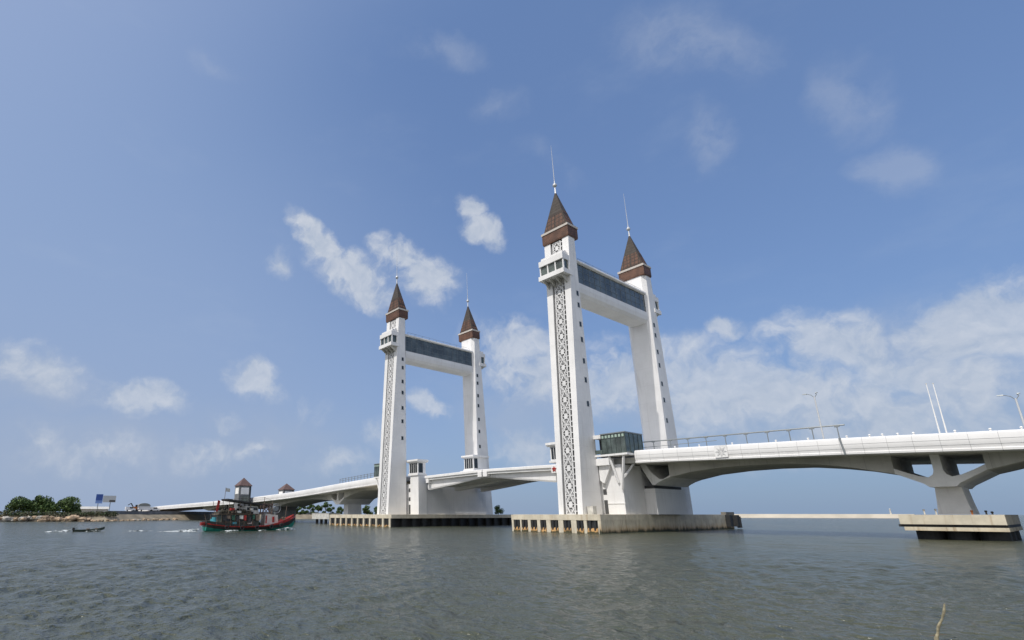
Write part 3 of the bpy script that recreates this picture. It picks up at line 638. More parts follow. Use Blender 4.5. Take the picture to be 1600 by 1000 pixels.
# lifting span: two leaves meeting at mid span
def leaf(f, label):
    xa = f(15)
    T = thing('bascule_leaf', label, 'bridge deck', (xa, TW / 2, 9.0), 'leaves of the lifting span')
    d0, d1 = 8.0, 29.66
    zl = lambda d: 10.15 + .38 * (d - d0) / (d1 - d0)
    wb = lambda d: lerp([(6.6, 6.35), (10.8, 6.65), (19.8, 7.6), (25.5, 8.3), (29.7, 8.65)], d)
    ds = frange(d0, d1, 24)
    for fl in (False, True):
        Y = (lambda y: TW - y) if fl else (lambda y: y)
        m = MB(); m.loft([[(f(d), Y(y), zl(d) + dz) for y, dz in ((3.75, 0), (3.6, -.1), (3.6, -.62), (3.85, -.75), (4.15, -.7), (4.15, 0))] for d in ds]); m.build('parapet', WHITE, T)
    for ya, yb in ((4.75, 6.0), (14.5, 16.5), (TW - 6.0, TW - 4.75)):
        m = MB(); m.loft([[(f(d), ya, zl(d) - .9), (f(d), yb, zl(d) - .9), (f(d), yb, wb(d) + .35), (f(d), yb - .15, wb(d)), (f(d), ya + .15, wb(d)), (f(d), ya, wb(d) + .35)] for d in ds]); m.build('girder', WHITE, T)
    m = MB(); m.loft([[(f(d), 3.9, zl(d) - .72), (f(d), TW - 3.9, zl(d) - .72), (f(d), TW - 3.9, zl(d) - 1.15), (f(d), 3.9, zl(d) - 1.15)] for d in ds]); m.build('road_slab', CONC, T)
    m = MB()
    for d in frange(d0 + .3, d1 - .8, 9): m.box(*sorted((f(d), f(d + .25))), 6.0, TW - 6.0, (wb(d) + 8.6) / 2 - .1, zl(d) - 1.15)
    m.build('cross_beams', CONC, T)
    m = MB(); m.box(*sorted((f(8.4), f(9.5))), 3.7, 4.75, zl(9) - 1.9, zl(9) - .75); m.build('lock_bracket', WHITE, T)
    m = MB(); m.box(*sorted((f(28.2), f(29.5))), 3.5, 4.7, zl(29) - 1.75, zl(29) - .55); m.build('lock_bracket', WHITE, T)
    return T
L1 = leaf(lambda d: -d, 'right half of the lifting span, reaching the lattice-fronted front tower')
L2 = leaf(lambda d: mx(-d), 'left half of the lifting span, hinged at the rear towers')
b = MB(); z = 9.15; xx = -8.75
b.box(xx - .75, xx + .75, 3.3, 3.55, z - .75, z + .75); pn = b.build('signal_panel', WHITE, L1)
b = MB()
for k in range(5):
    a = math.pi / 2 + k * 2 * math.pi / 5; b.loft([[(xx + r * math.cos(a + t), y, z + r * math.sin(a + t)) for r, t in ((.05, 0), (.36, .55), (.62, 0), (.36, -.55))] for y in (3.2, 3.3)])
b.build('red_marker', RED, pn)

# ------------------------------------------------------------------ things on the deck
def pipe_rail(f, label):
    T = thing('gantry_rail', label, 'railing', (f(18), 26, zt(f(18))), 'tall rails along the far deck edge')
    b = MB()
    top = lambda x: 15.85 - .025 * max(0, x)
    b.tube((f(-1), 26, 15.8), (f(35.2), 26, top(35.2) + .0), .13); b.tube((f(-1), 26, 14.6), (f(14.5), 26, 14.5), .06); b.build('top_rail', FRAME, T)
    for x in (1.5, 5.2, 8.9, 12.5, 16.15, 19.9, 23.5, 27.0, 30.5, 34.1):
        b = MB(); b.tube((f(x), 26, zt(f(x)) - 1.2), (f(x), 26, top(x)), .09, .08); b.box(f(x) - .35, f(x) + .35, 25.9, 26.1, top(x) - .32, top(x) - .1); b.build('post', FRAME, T)
pipe_rail(idf, 'grey pipe rail on tall posts along the right deck, ending by a lamp')
def side_rail(label):
    T = thing('deck_railing', label, 'railing', (mx(22), 4.5, zt(mx(22))))
    b = MB(); xs_ = frange(mx(8), mx(38), 16)
    for dz in (1.55, 1.0):
        for a, c in zip(xs_, xs_[1:]): b.tube((a, 4.3, zt(a) + dz), (c, 4.3, zt(c) + dz), .06, n=6)
    b.build('rail', FRAME, T)
    for x in xs_:
        b = MB(); b.tube((x, 4.3, zt(x) - 1.2), (x, 4.3, zt(x) + 1.75), .08, n=6); b.build('post', FRAME, T)
side_rail('thin blue-grey railing along the left deck beside the rear towers')
def lamp(x, y, h, label, grp='lamp posts on the right deck'):
    z0 = zt(x) - 1.2
    T = thing('lamp_post', label, 'lamp post', (x, y, z0), grp)
    b = MB(); b.tube((x, y, z0), (x, y, z0 + h), .15, .11, 8); b.build('pole', GALV, T)
    for s, l in ((-1, 1.5), (1, .4)):
        b = MB(); pts = [(x, y, z0 + h - .2), (x + s * .4, y, z0 + h + .35), (x + s * l * .6, y, z0 + h + .6), (x + s * l * .75, y, z0 + h + .62)]
        for p, q_ in zip(pts, pts[1:]): b.tube(p, q_, .05, n=6)
        a = b.build('arm', FRAME, T)
        b = MB(); b.hexa([(x + s * l * .7, y - .16, z0 + h + .55), (x + s * (l + .2), y - .16, z0 + h + .62), (x + s * (l + .2), y + .16, z0 + h + .62), (x + s * l * .7, y + .16, z0 + h + .55), (x + s * l * .7, y - .1, z0 + h + .74), (x + s * (l + .2), y - .1, z0 + h + .72), (x + s * (l + .2), y + .1, z0 + h + .72), (x + s * l * .7, y + .1, z0 + h + .74)]); b.build('lamp_head', FRAME, a)
lamp(31.9, 26, 11.2, 'double-arm lamp post standing at the end of the pipe rail')
lamp(55.0, 26, 7.9, 'dark lamp post at the right edge of the picture')
for i, (xa, lb) in enumerate(((46.35, 'left one of two slender white flagpoles on the right deck'), (47.1, 'right one of two slender white flagpoles on the right deck'))):
    T = thing('flagpole', lb, 'flagpole', (xa, 26, zt(xa) - 1.2), 'pair of flagpoles'); b = MB()
    b.tube((xa, 26, zt(xa) - 1.2), (xa + .1, 26, 20.0 - .1 * i), .13, .05, 8); b.build('pole', WHITE, T)
    b = MB(); b.ball((xa + .1, 26, 20.02 - .1 * i), .1, 8, 5); b.build('finial', OFFW, T)
# small lamps standing on the parapet
b = MB(); x0 = 31.5; z0 = zt(x0)
b.box(x0 - .08, x0 + .08, 3.38, 3.54, z0 - .05, z0 + .2); b.hexa([(x0 - .13, 3.33, z0 + .2), (x0 + .13, 3.33, z0 + .2), (x0 + .13, 3.59, z0 + .2), (x0 - .13, 3.59, z0 + .2), (x0 - .07, 3.39, z0 + .32), (x0 + .07, 3.39, z0 + .32), (x0 + .07, 3.53, z0 + .32), (x0 - .07, 3.53, z0 + .32)])
pl = b.build('parapet_light', WHITE); pl.location = (0, 0, 0)
tag(pl, 'small white light block standing on the white parapet of the right deck', 'parapet light', 'parapet lights on the right deck')
for x in (16.5, 20.5, 25.5, 35.5, 39.9, 42.3, 43.6, 45.1, 46.6, 50.3, 53.2, 55.6, 58.5):
    c = pl.copy(); COL.objects.link(c); c.location = (x - x0, 0, zt(x) - z0)

# ------------------------------------------------------------------ roofed towers by the left deck
def pavilion(x, y, z0, z1, za, label, s=2.9):
    T = thing('roofed_tower', label, 'tower', (x, y, z0), 'red-roofed towers by the left deck')
    b = MB(); b.box(x - s, x + s, y - s, y + s, z0, z1); b.build('wall', SEAW, T)
    b = MB(); b.box(x + s - .1, x + s + .07, y - s * .72, y + s * .62, z1 - 3.6, z1 - .7); b.build('white_panel', WHITE, T)
    b = MB(); b.box(x + s - .1, x + s + .05, y - s * .62, y + s * .9, z1 - 6.8, z1 - 4.3); b.build('window', GREEN, T)
    b = MB(); b.box(x + s - .1, x + s + .09, y + s * .7, y + s * .98, z0 + 5, z1 - .1); b.build('dark_pilaster', PANE, T)
    b = MB(); b.box(x - s * .7, x + s * .7, y - s - .05, y - s + .1, z1 - 3.4, z1 - .8); b.build('side_panel', CONC, T)
    b = MB(); e = s + .3; b.loft([[(x - e, y - e, z1), (x + e, y - e, z1), (x + e, y + e, z1), (x - e, y + e, z1)], [(x - e, y - e, z1 + .25), (x + e, y - e, z1 + .25), (x + e, y + e, z1 + .25), (x - e, y + e, z1 + .25)], [(x - .1, y - .1, za), (x + .1, y - .1, za), (x + .1, y + .1, za), (x - .1, y + .1, za)]]); b.build('roof', DRED, T)
pavilion(-172.5, -1.0, -3.4, 12.2, 15.9, 'grey tower with dark red pyramid roof behind the fishing boat', 2.7)
pavilion(-197.0, 31.5, -3.4, 12.2, 15.6, 'red-roofed tower rising behind the left deck, right of the taller grey one', 3.0)

# yellow-white fender platform left of the rear foundation
T = thing('mooring_platform', 'pale cream box-like mooring platform left of the rear foundation', 'platform', (-107, 4.5, WATER))
b = MB(); b.box(-113.2, -101.2, 2.6, 7, -1.5, .35); b.box(-113.3, -101.1, 2.5, 7.1, .35, .5); b.build('cap_slab', OFFW, T)
for i in range(4): b = MB(); b.tube((-112 + i * 3.2, 4, -4), (-112 + i * 3.2, 4, -1.5), .5, n=10); b.build('pile', RUBBER, T)

# ------------------------------------------------------------------ shore
def poly_top(pts, z, skirt, zb):
    m = MB(); n = len(pts); m.add([(x, y, z) for x, y in pts] + [(x + dx, y + dy, zb) for (x, y), (dx, dy) in zip(pts, skirt)], [tuple(range(n))] + [(i, (i + 1) % n, n + (i + 1) % n, n + i) for i in range(n)])
    return m
sh = [(-255, -400), (-257, -150), (-254, -84), (-240, -64), (-234, -46), (-262, -20), (-298, 20), (-306, 70), (-306, 110), (-330, 150), (-420, 260), (-640, 520), (-2200, 1500), (-2500, -900)]
m = poly_top(sh, .1, [(7, 2)] * 11 + [(0, 0)] * 3, -3.6); tag(m.build('shore_ground', SANDY), kind='structure')
# grey sea wall along the shore in front of the deck
m = MB(); pw = [(-240, -44), (-266, -17), (-301, 22), (-309, 70), (-309, 112)]
for a, c in zip(pw, pw[1:]): m.bar((a[0], a[1], .5), (c[0], c[1], .5), .8, 2.6)
tag(m.build('sea_wall', SEAW), 'long grey sea wall along the shore below the left deck', 'wall')
# rocks
def rock(name, c, r, m_, label, grp):
    g = MB(); n, k = 7, 5; sd_ = random.random() * 99; rings = []
    for i in range(1, k):
        ring = []
        for j in range(n):
            a = 2 * math.pi * j / n + random.uniform(-.2, .2); t = math.pi * i / k; q = r * random.uniform(.75, 1.2)
            ring.append((c[0] + q * 1.3 * math.sin(t) * math.cos(a), c[1] + q * 1.3 * math.sin(t) * math.sin(a), c[2] - q * .8 * math.cos(t)))
        rings.append(ring)
    g.loft(rings); return tag(g.build(name, m_), label, 'rock', grp)
for i in range(70):
    t = i / 69; y = -92 + 90 * t + random.uniform(-.8, .8)
    xs_ = lerp([(-100, -246.5), (-84, -246.5), (-64, -233), (-46, -227), (-20, -254), (0, -272)], y)
    big = y < -52
    g_ = random.random() < (.45 if y < -76 else .12)
    rock('shore_rock', (xs_ + random.uniform(-2.5, 1.2), y, random.uniform(-2.7, -1.1) if big else random.uniform(-3.1, -2.5)), random.uniform(.7, 1.9) if big else random.uniform(.4, 1.0), ROCKG if g_ else ROCK, 'grey rock in the shore bank at far left' if g_ else 'tan rock in the shore bank at far left', 'rocks along the left shore')
# scrub on the bank
def leaves(m, c, rad, n, size, flat=1.0):
    for _ in range(n):
        while True:
            p = Vector((random.uniform(-1, 1), random.uniform(-1, 1), random.uniform(-1, 1)))
            if .25 < p.length < 1: break
        pos = Vector((c[0] + p.x * rad[0], c[1] + p.y * rad[1], c[2] + p.z * rad[2]))
        nrm = (Vector((random.gauss(0, 1), random.gauss(0, 1), random.gauss(0, .8))) + p).normalized(); u = nrm.orthogonal().normalized(); u.rotate(Matrix.Rotation(random.random() * 6.28, 3, nrm)); v = nrm.cross(u); s = size * random.uniform(.6, 1.3)
        m.add([pos + u * s, pos + v * s * .6, pos - u * s, pos - v * s * .6], [(0, 1, 2, 3)], random.choices((0, 1, 2), (3, 4, 2))[0])
m = MB()
for i in range(26):
    y = -96 + i * 2.2; x = lerp([(-100, -249), (-84, -249), (-64, -236), (-46, -231), (-40, -235)], y) - random.uniform(0, 4)
    leaves(m, (x, y, .3), (2.6, 2.4, random.uniform(.9, 1.7)), 130, .42)
tag(m.build('shore_scrub', [SCRUB, LEAF[0], SCRUB], recalc=False), kind='stuff')
def tree(x, y, z0, h, rad, label, grp, n=2600, size=.5, lobes=14, name='broadleaf_tree', lowest=.16):
    T = thing(name, label, 'tree', (x, y, z0), grp)
    t = MB(); t.tube((x, y, z0), (x + .2, y, z0 + h * .45), h * .035, h * .02, 7)
    cr = MB(); rnd = random
    for i in range(lobes):
        a = 6.28 * i / lobes + rnd.uniform(-.4, .4); d = rad * rnd.uniform(.25, .72); zc = z0 + h * rnd.uniform(lowest, .74)
        if i == 0: d = 0; zc = z0 + h * .82
        c = (x + d * math.cos(a), y + d * math.sin(a), zc); r_ = rad * rnd.uniform(.32, .50)
        t.tube((x + .1, y, z0 + h * .3), (c[0], c[1], c[2]), h * .014, h * .005, 5)
        leaves(cr, c, (r_, r_, r_ * .75 * min(1.0, h / rad * .7)), n // lobes, size)
    t.build('trunk', BARK, T); cr.build('crown', LEAF, T, recalc=False); return T
G = 'trees on the left shore'
tree(-258, -97.0, .1, 7.2, 6.2, 'dark green tree left of the flat crowned one on the shore bank', G)
tree(-259, -105.5, .1, 6.4, 5.6, 'low dark tree at the extreme left edge of the picture', G)
tree(-262, -79.0, .1, 8.4, 6.6, 'dark tree with flat left crown on the shore bank', G)
tree(-263, -71.0, .1, 9.4, 6.0, 'tallest dark green tree in the middle of the shore clump', G)
tree(-256, -66.5, .1, 6.3, 4.6, 'lower light green tree between the two tall shore crowns', G)
tree(-262, -58.0, .1, 8.6, 7.4, 'broad rounded dark tree at the right end of the shore clump', G, n=3400)
for i in range(13):
    t = i / 12 + random.uniform(-.03, .03); x, y = -281 + 17 * t + random.uniform(-6, 6), 80 + 58 * t
    tree(x, y, -.3, random.uniform(5.5, 9.5), random.uniform(2.8, 4.2), 'small distant tree beyond the water between boat and rear towers', 'distant trees behind the left deck', n=700, size=.5, lobes=8, lowest=.15)
tree(-58.6, 40.2, -.05, 2.9, 2.1, 'dark shrub on the far end of the rear foundation', None, n=1200, size=.17, lobes=8, name='shrub')

# billboard
T = thing('billboard', 'blue and pale grey billboard standing on the left shore', 'billboard', (-256, -43, .1))
def alongs(t): return Vector((-258.5 + 4.2 * 0 + t * 1.15, -46.8 + t * 9.2, 0))
b = MB()
for t in (.15, .75):
    p = alongs(t); b.tube((p.x - .5, p.y, .1), (p.x - .5, p.y, 8), .18)
b.build('legs', FRAME, T)
def board(t0, t1, z0, z1, off, m_, nm, par):
    a, c = alongs(t0), alongs(t1); g = MB(); g.hexa([(a.x + off, a.y, z0), (c.x + off, c.y, z0), (c.x + off - .12, c.y, z0), (a.x + off - .12, a.y, z0), (a.x + off, a.y, z1), (c.x + off, c.y, z1), (c.x + off - .12, c.y, z1), (a.x + off - .12, a.y, z1)]); return g.build(nm, m_, par)
pb = board(0, .34, 5.6, 10.3, 0, BLUE2, 'blue_panel', T); board(0, .33, 7.2, 10.2, .08, BLUE, 'blue_picture', pb)
pb2 = board(.36, 1.0, 6.2, 9.6, 0, SIGNW, 'grey_panel', T); board(.68, .97, 6.4, 7.4, .08, DARK, 'dark_strip', pb2)

# vehicles and clutter on the shore by the deck end
def van(x, y, label, L_=5.2, white=WHITE):
    T = thing('parked_van', label, 'van', (x, y, 1.9), 'white vehicles on the shore')
    b = MB(); b.loft([[(x - 1, y + a * L_, 1.9 + z) for a, z in ((-.5, .4), (.5, .4), (.5, 1.3), (.36, 1.45), (.2, 2.3), (-.47, 2.35), (-.5, 2.1))], [(x + 1, y + a * L_, 1.9 + z) for a, z in ((-.5, .4), (.5, .4), (.5, 1.3), (.36, 1.45), (.2, 2.3), (-.47, 2.35), (-.5, 2.1))]]); b.build('body', white, T)
    b = MB(); b.box(x + .95, x + 1.03, y - L_ * .1, y + L_ * .26, 3.35, 4.05); b.build('window', PANE, T)
    for a in (-.3, .32):
        b = MB(); b.tube((x + .75, y + a * L_, 2.25), (x + 1.05, y + a * L_, 2.25), .36, n=12); b.build('wheel', RUBBER, T)
for y0_, y1_ in ((-46, 22),):
    m = MB(); m.hexa([(-276, -46, .12), (-262, -33, .12), (-302, 18, .12), (-330, 10, .12), (-276, -46, 1.9), (-262, -33, 1.9), (-302, 18, 1.9), (-330, 10, 1.9)])
    tag(m.build('embankment', SEAW), kind='structure')
van(-276, -26.5, 'white van parked left of the orange excavator on the shore')
van(-283, -12.5, 'white van parked right of the grey-roofed truck on the shore', 6.5)
T = thing('parked_truck', 'white truck under a rounded grey tarpaulin roof on the shore', 'truck', (-280, -18.5, 1.9))
b = MB(); b.box(-281.2, -278.8, -21.5, -15.5, 2.5, 4.6); b.box(-281.1, -278.9, -15.4, -13.6, 2.5, 4.2); b.build('body', WHITE, T)
b = MB(); b.loft([[(x, -18.7 + 3.4 * math.cos(a), 4.7 + 1.7 * math.sin(a)) for a in [math.pi * i / 8 for i in range(9)]] for x in (-281.6, -278.4)]); b.build('tarpaulin', mat('grey_tarpaulin', (.2, .21, .2), .8), T)
for y in (-20, -14.5): b = MB(); b.tube((-279, y, 2.35), (-278.7, y, 2.35), .45, n=12); b.build('wheel', RUBBER, T)
T = thing('excavator', 'orange-brown excavator with raised arm between the white vehicles', 'excavator', (-279, -23.3, 1.9))
b = MB(); b.box(-280.4, -277.6, -24.8, -22.4, 2.9, 4.4); b.build('body', ORANGE, T)
b = MB(); b.box(-278.6, -277.5, -23.6, -22.6, 4.4, 5.4); b.build('cab', PANE, T)
b = MB(); b.bar((-278, -24.6, 3.8), (-278, -26.0, 6.2), .5); b.bar((-278, -26.0, 6.2), (-278, -27.6, 5.2), .4); b.build('arm', BLACKP, T)
b = MB(); b.box(-280.4, -279.6, -25, -22, 1.92, 2.9); b.box(-278.2, -277.4, -25, -22, 1.92, 2.9); b.build('tracks', RUBBER, T)
b = MB(); b.box(-292, -286, -52, -36, .1, 3.0); b.prism_y([(-293, 3.0), (-285, 3.0), (-289, 4.4)], -52.5, -35.5); T2 = b.build('shore_shed', OFFW); tag(T2, 'low white shed on the shore below the billboard', 'shed')

# far breakwater
m = MB(); m.bar((-43.6 - 63, 181.7 + 210, -1.0), (40, 640, -1.0), 6, 4.0) if False else m.hexa([(-176, 520, -3.6), (-44, 560, -3.6), (-46, 572, -3.6), (-178, 532, -3.6), (-175.5, 523, .55), (-45, 562, .4), (-46, 570, .4), (-177.5, 530, .55)])
T = thing('breakwater', 'long pale breakwater wall on the horizon behind the right span', 'breakwater', (-110, 545, WATER)); m.build('wall', BREAK, T)
b = MB(); b.tube((-60, 560, .4), (-60, 560, 4.2), .7, .45, 8); b.ball((-60, 560, 4.6), .7, 8, 5); b.build('marker_light', OFFW, T)

# ------------------------------------------------------------------ fishing boat (bow towards +Y)
def fishing_boat(ox, oy):
    T = thing('fishing_boat', 'red, black and teal wooden fishing boat with dark canopy, heading right', 'boat', (ox, oy, WATER))
    def P(l, b_, z): return (ox - b_, oy + l, WATER + z)
    st = [(-9.0, 1.5, 1.55, .1), (-7.8, 2.1, 1.35, -.2), (-5, 2.5, 1.0, -.4), (-1, 2.65, .85, -.45), (3, 2.5, 1.05, -.4), (6, 1.9, 1.5, -.3), (8.2, 1.0, 2.15, -.1), (9.6, .12, 2.75, .8)]
    def band(f0, f1, nm, m_, out=0.0):
        g = MB(); rings = []
        for l, hb, sz_, kz in st:
            w = lambda f: hb * (.55 + .45 * f ** .6) + out
            z = lambda f: kz + (sz_ - kz) * f
            rings.append([P(l + (.5 * f1 if l > 9 else 0), w(f1), z(f1)), P(l, w(f0), z(f0)), P(l, -w(f0), z(f0)), P(l + (.5 * f1 if l > 9 else 0), -w(f1), z(f1))])
        g.loft(rings); return g.build(nm, m_, T, smooth=False)
    band(0, .50, 'hull', TEAL); band(.50, .85, 'hull_band', BLACKP, .03); band(.85, .98, 'gunwale', RED, .06)
    g = MB()
    for s in (-1, 1): g.hexa([P(-9.05, s * 1.5, 1.45), P(-5.6, s * 2.46, 1.0), P(-5.6, s * 2.36, 1.0), P(-9.05, s * 1.4, 1.45), P(-9.1, s * 1.56, 2.0), P(-5.6, s * 2.52, 1.45), P(-5.6, s * 2.42, 1.45), P(-9.1, s * 1.46, 2.0)])
    g.hexa([P(-9.1, 1.5, 1.4), P(-9.0, 1.5, 1.4), P(-9.0, -1.5, 1.4), P(-9.1, -1.5, 1.4), P(-9.15, 1.55, 2.0), P(-9.05, 1.55, 2.0), P(-9.05, -1.55, 2.0), P(-9.15, -1.55, 2.0)]); g.build('stern_bulwark', BLACKP, T)
    g = MB(); 
    for s in (-1, 1):
        for a, c in zip(st[4:], st[5:]): g.hexa([P(a[0], s * (a[1] + .02), a[2]), P(c[0], s * (c[1] + .02), c[2]), P(c[0], s * max(0, c[1] - .1), c[2]), P(a[0], s * (a[1] - .1), a[2]), P(a[0], s * (a[1] + .06), a[2] + .36 * (a[0] - 2) / 7), P(c[0], s * (c[1] + .08), c[2] + .36 * (c[0] - 2) / 7), P(c[0], s * max(0, c[1] - .04), c[2] + .36 * (c[0] - 2) / 7), P(a[0], s * (a[1] - .04), a[2] + .36 * (a[0] - 2) / 7)])
    g.build('bow_bulwark', RED, T)
    g = MB(); g.hexa([P(7.4, 1.62, 1.95), P(8.3, 1.15, 2.2), P(8.3, 1.05, 2.2), P(7.4, 1.5, 1.95), P(7.4, 1.68, 2.3), P(8.3, 1.2, 2.55), P(8.3, 1.1, 2.55), P(7.4, 1.55, 2.3)]); g.build('bow_mark', OFFW, T)
    # aft deckhouse, upper deck with posts and dark canopy
    g = MB(); g.hexa([P(-6.6, 1.7, .9), P(1.2, 1.7, .9), P(1.2, -1.7, .9), P(-6.6, -1.7, .9), P(-6.4, 1.6, 3.1), P(1.0, 1.6, 3.1), P(1.0, -1.6, 3.1), P(-6.4, -1.6, 3.1)]); dh = g.build('deckhouse', DGREEN, T)
    for l in (-5.6, -4.1, -2.6, -1.1, .1):
        g = MB(); g.box(ox - 1.74, ox - 1.6, oy + l, oy + l + .85, WATER + 1.9, WATER + 2.75); g.build('window', PANE, dh)
        g = MB(); g.box(ox + 1.6, ox + 1.74, oy + l, oy + l + .85, WATER + 1.9, WATER + 2.75); g.build('window', PANE, dh)
    g = MB(); g.hexa([P(-7.2, 1.95, 3.1), P(1.9, 1.95, 3.1), P(1.9, -1.95, 3.1), P(-7.2, -1.95, 3.1), P(-7.2, 2, 3.25), P(1.9, 2, 3.25), P(1.9, -2, 3.25), P(-7.2, -2, 3.25)]); g.build('upper_deck', WOOD, T)
    g = MB(); g.hexa([P(-1.6, 1.2, 3.25), P(1.3, 1.2, 3.25), P(1.3, -1.2, 3.25), P(-1.6, -1.2, 3.25), P(-1.6, 1.15, 4.75), P(1.0, 1.15, 4.65), P(1.0, -1.15, 4.65), P(-1.6, -1.15, 4.75)]); wh = g.build('wheelhouse', OFFW, T)
    for s in (-1, 1):
        g = MB(); g.hexa([P(-1.3, s * 1.22, 3.95), P(.9, s * 1.22, 3.95), P(.9, s * 1.16, 3.95), P(-1.3, s * 1.16, 3.95), P(-1.3, s * 1.21, 4.5), P(.9, s * 1.21, 4.5), P(.9, s * 1.14, 4.5), P(-1.3, s * 1.14, 4.5)]); g.build('window', PANE, wh)
    g = MB(); g.hexa([P(-5.5, 1.9, 5.75), P(1.7, 1.9, 4.95), P(1.7, -1.9, 4.95), P(-5.5, -1.9, 5.75), P(-5.6, 1.9, 6.1), P(1.7, 1.9, 5.2), P(1.7, -1.9, 5.2), P(-5.6, -1.9, 6.1)]); g.build('canopy', TARP, T)
    g = MB()
    for l in (-5.2, -3.0, -.8, 1.4):
        for s in (-1, 1): g.tube(P(l, s * 1.75, 3.2), P(l, s * 1.75, 5.8 - (l + 5.4) * .11), .06, n=6)
    g.build('canopy_posts', WOOD, T)
    # gear heaped on deck
    g = MB()
    for k in range(60):
        l = random.uniform(-6.8, -.2); w = random.uniform(-1.6, 1.6); s = random.uniform(.12, .4); z = 3.45 + random.uniform(0, .45)
        g.ball(P(l, w, z), s, 6, 4)
    g.box(ox - 1.6, ox + 1.6, oy - 6.9, oy - .1, WATER + 3.24, WATER + 3.62); g.build('net_heap', mat('brown_net', (.055, .05, .038), .95, vary=.7, vscale=3.), T)
    g = MB()
    for k in range(9):
        l = -7.4 + k * .9
        for s in (-1, 1): g.bar(P(l, s * 2.0, .9), P(l, s * 1.9, 3.15), .08)
    for s in (-1, 1): g.bar(P(-7.4, s * 1.96, 1.7), P(-.2, s * 1.96, 1.7), .07)
    g.build('railing', WOOD, T)
    g = MB()
    for k in range(22): g.ball(P(random.uniform(-.4, 2.4), random.uniform(.9, 2.1), random.uniform(.8, 2.0)), random.uniform(.25, .45), 7, 5)
    g.build('net_pile', NETM, T)
    g = MB(); g.tube(P(-7.4, -.6, 1.35), P(-7.4, -.6, 2.6), .5, n=12); g.build('drum', CYAN, T)
    g = MB(); g.tube(P(-7.2, .9, 1.35), P(-7.2, .9, 2.3), .5, n=12); g.build('drum', CYAN, T)
    for k in range(9):
        l = -6.3 + k * .85 + random.uniform(-.2, .2); h_ = random.uniform(.5, 1.3); w_ = random.uniform(.4, .8); z_ = random.uniform(2.6, 3.15)
        g = MB(); x_ = ox + 1.98 + random.uniform(0, .1); g.hexa([(x_, oy + l, WATER + z_ - h_), (x_ + .05, oy + l, WATER + z_ - h_), (x_ + .12, oy + l + w_, WATER + z_ - h_ - .1), (x_ + .06, oy + l + w_, WATER + z_ - h_ - .1), (x_, oy + l, WATER + z_), (x_ + .05, oy + l, WATER + z_), (x_ + .05, oy + l + w_, WATER + z_ + .03), (x_, oy + l + w_, WATER + z_ + .03)])
        g.build('hanging_cloth', (TARP, WOOD, NETM, TARP, OFFW, RED, TARP, NETM, WOOD)[k], T)
    g = MB()
    for k in range(26):
        l = random.uniform(4.2, 7.6); g.ball(P(l, random.uniform(-1, 1), 1.7 + .12 * (l - 4) + random.uniform(0, .35)), random.uniform(.12, .3), 6, 4)
    g.build('rope_pile', WOOD, T)
    for a_, c_ in (((2.8, 0, 6.5), (7.85, 0, 4.8)), ((2.8, 0, 6.5), (-5.4, 0, 6.0)), ((7.85, 0, 4.8), (9.3, 0, 2.9))):
        g = MB(); g.tube(P(*a_), P(*c_), .025, n=5); g.build('rigging', BLACKP, T)
    g = MB(); g.box(ox - 1.6, ox + 1.6, oy - 7.9, oy - 6.7, WATER + 1.1, WATER + 1.6); g.build('stern_box', OFFW, T)
    g = MB(); g.hexa([P(2.7, 1.1, 1.0), P(5.7, 1.1, 1.0), P(5.7, -1.1, 1.0), P(2.7, -1.1, 1.0), P(2.75, 1.05, 3.25), P(5.5, 1.05, 3.0), P(5.5, -1.05, 3.0), P(2.75, -1.05, 3.25)]); fc = g.build('fore_cabin', OFFW, T)
    g = MB(); g.box(ox + .95, ox + 1.14, oy + 4.3, oy + 4.75, WATER + 1.6, WATER + 2.7); g.box(ox + .95, ox + 1.14, oy + 2.85, oy + 3.1, WATER + 1.4, WATER + 2.9); g.build('door', RED, fc)
    for s in (-.7, .7):
        g = MB(); g.box(ox - s - .07, ox - s + .07, oy + 2.2, oy + 4.4, WATER + 5.1, WATER + 5.25)
        for a, c in (((2.3, 3.1), (4.25, 5.15)), ((4.3, 3.1), (2.35, 5.15)), ((2.3, 3.1), (2.3, 5.15)), ((4.3, 3.1), (4.3, 5.15))): g.bar(P(a[0], s, a[1]), P(c[0], s, c[1]), .12)
        g.build('red_frame', DRED, T)
    g = MB(); n = 14
    for s in (-.5, .5):
        for i in range(n):
            a, c = 2 * math.pi * i / n, 2 * math.pi * (i + 1) / n; g.tube(P(5.3 + .95 * math.cos(a), s, 4.3 + .95 * math.sin(a)), P(5.3 + .95 * math.cos(c), s, 4.3 + .95 * math.sin(c)), .07, n=6)
    g.tube(P(5.3, -.5, 4.3), P(5.3, .5, 4.3), .5, n=12); g.bar(P(5.3, 0, 2.9), P(5.3, 0, 4.3), .2); g.build('net_hauler', FRAME, T)
    for p_, q_, r_ in (((2.8, 0, 3.0), (2.8, 0, 6.6), .06), ((7.6, 0, 1.6), (7.9, 0, 4.9), .06), ((-5.6, 0, 5.9), (-5.5, 0, 8.3), .05), ((-8.6, 0, 1.4), (-9.2, 0, 3.2), .05), ((4.6, .3, 3), (4.8, .3, 6.0), .05), ((-6.9, 1.2, 3.2), (-7.3, 1.4, 5.6), .05)):
        g = MB(); g.tube(P(*p_), P(*q_), r_, n=6); g.build('mast', WOOD, T)
    g = MB()
    for k in range(34):
        g.ball(P(random.uniform(-5.2, -.6), random.uniform(.6, 1.9), random.uniform(3.3, 5.0)), random.uniform(.12, .3), 6, 4)
    g.build('gear_pile', TARP, T)
    for k in range(7):
        l = random.uniform(-7.6, 2.2); g = MB(); z = random.choice((1.3, 3.4, 3.9)); g.box(ox + random.uniform(.9, 1.3), ox + 2.0, oy + l, oy + l + random.uniform(.5, .9), WATER + z, WATER + z + random.uniform(.35, .6)); g.build('crate', (OFFW, RED, WOOD, CYAN, OFFW, WOOD, OFFW)[k], T)
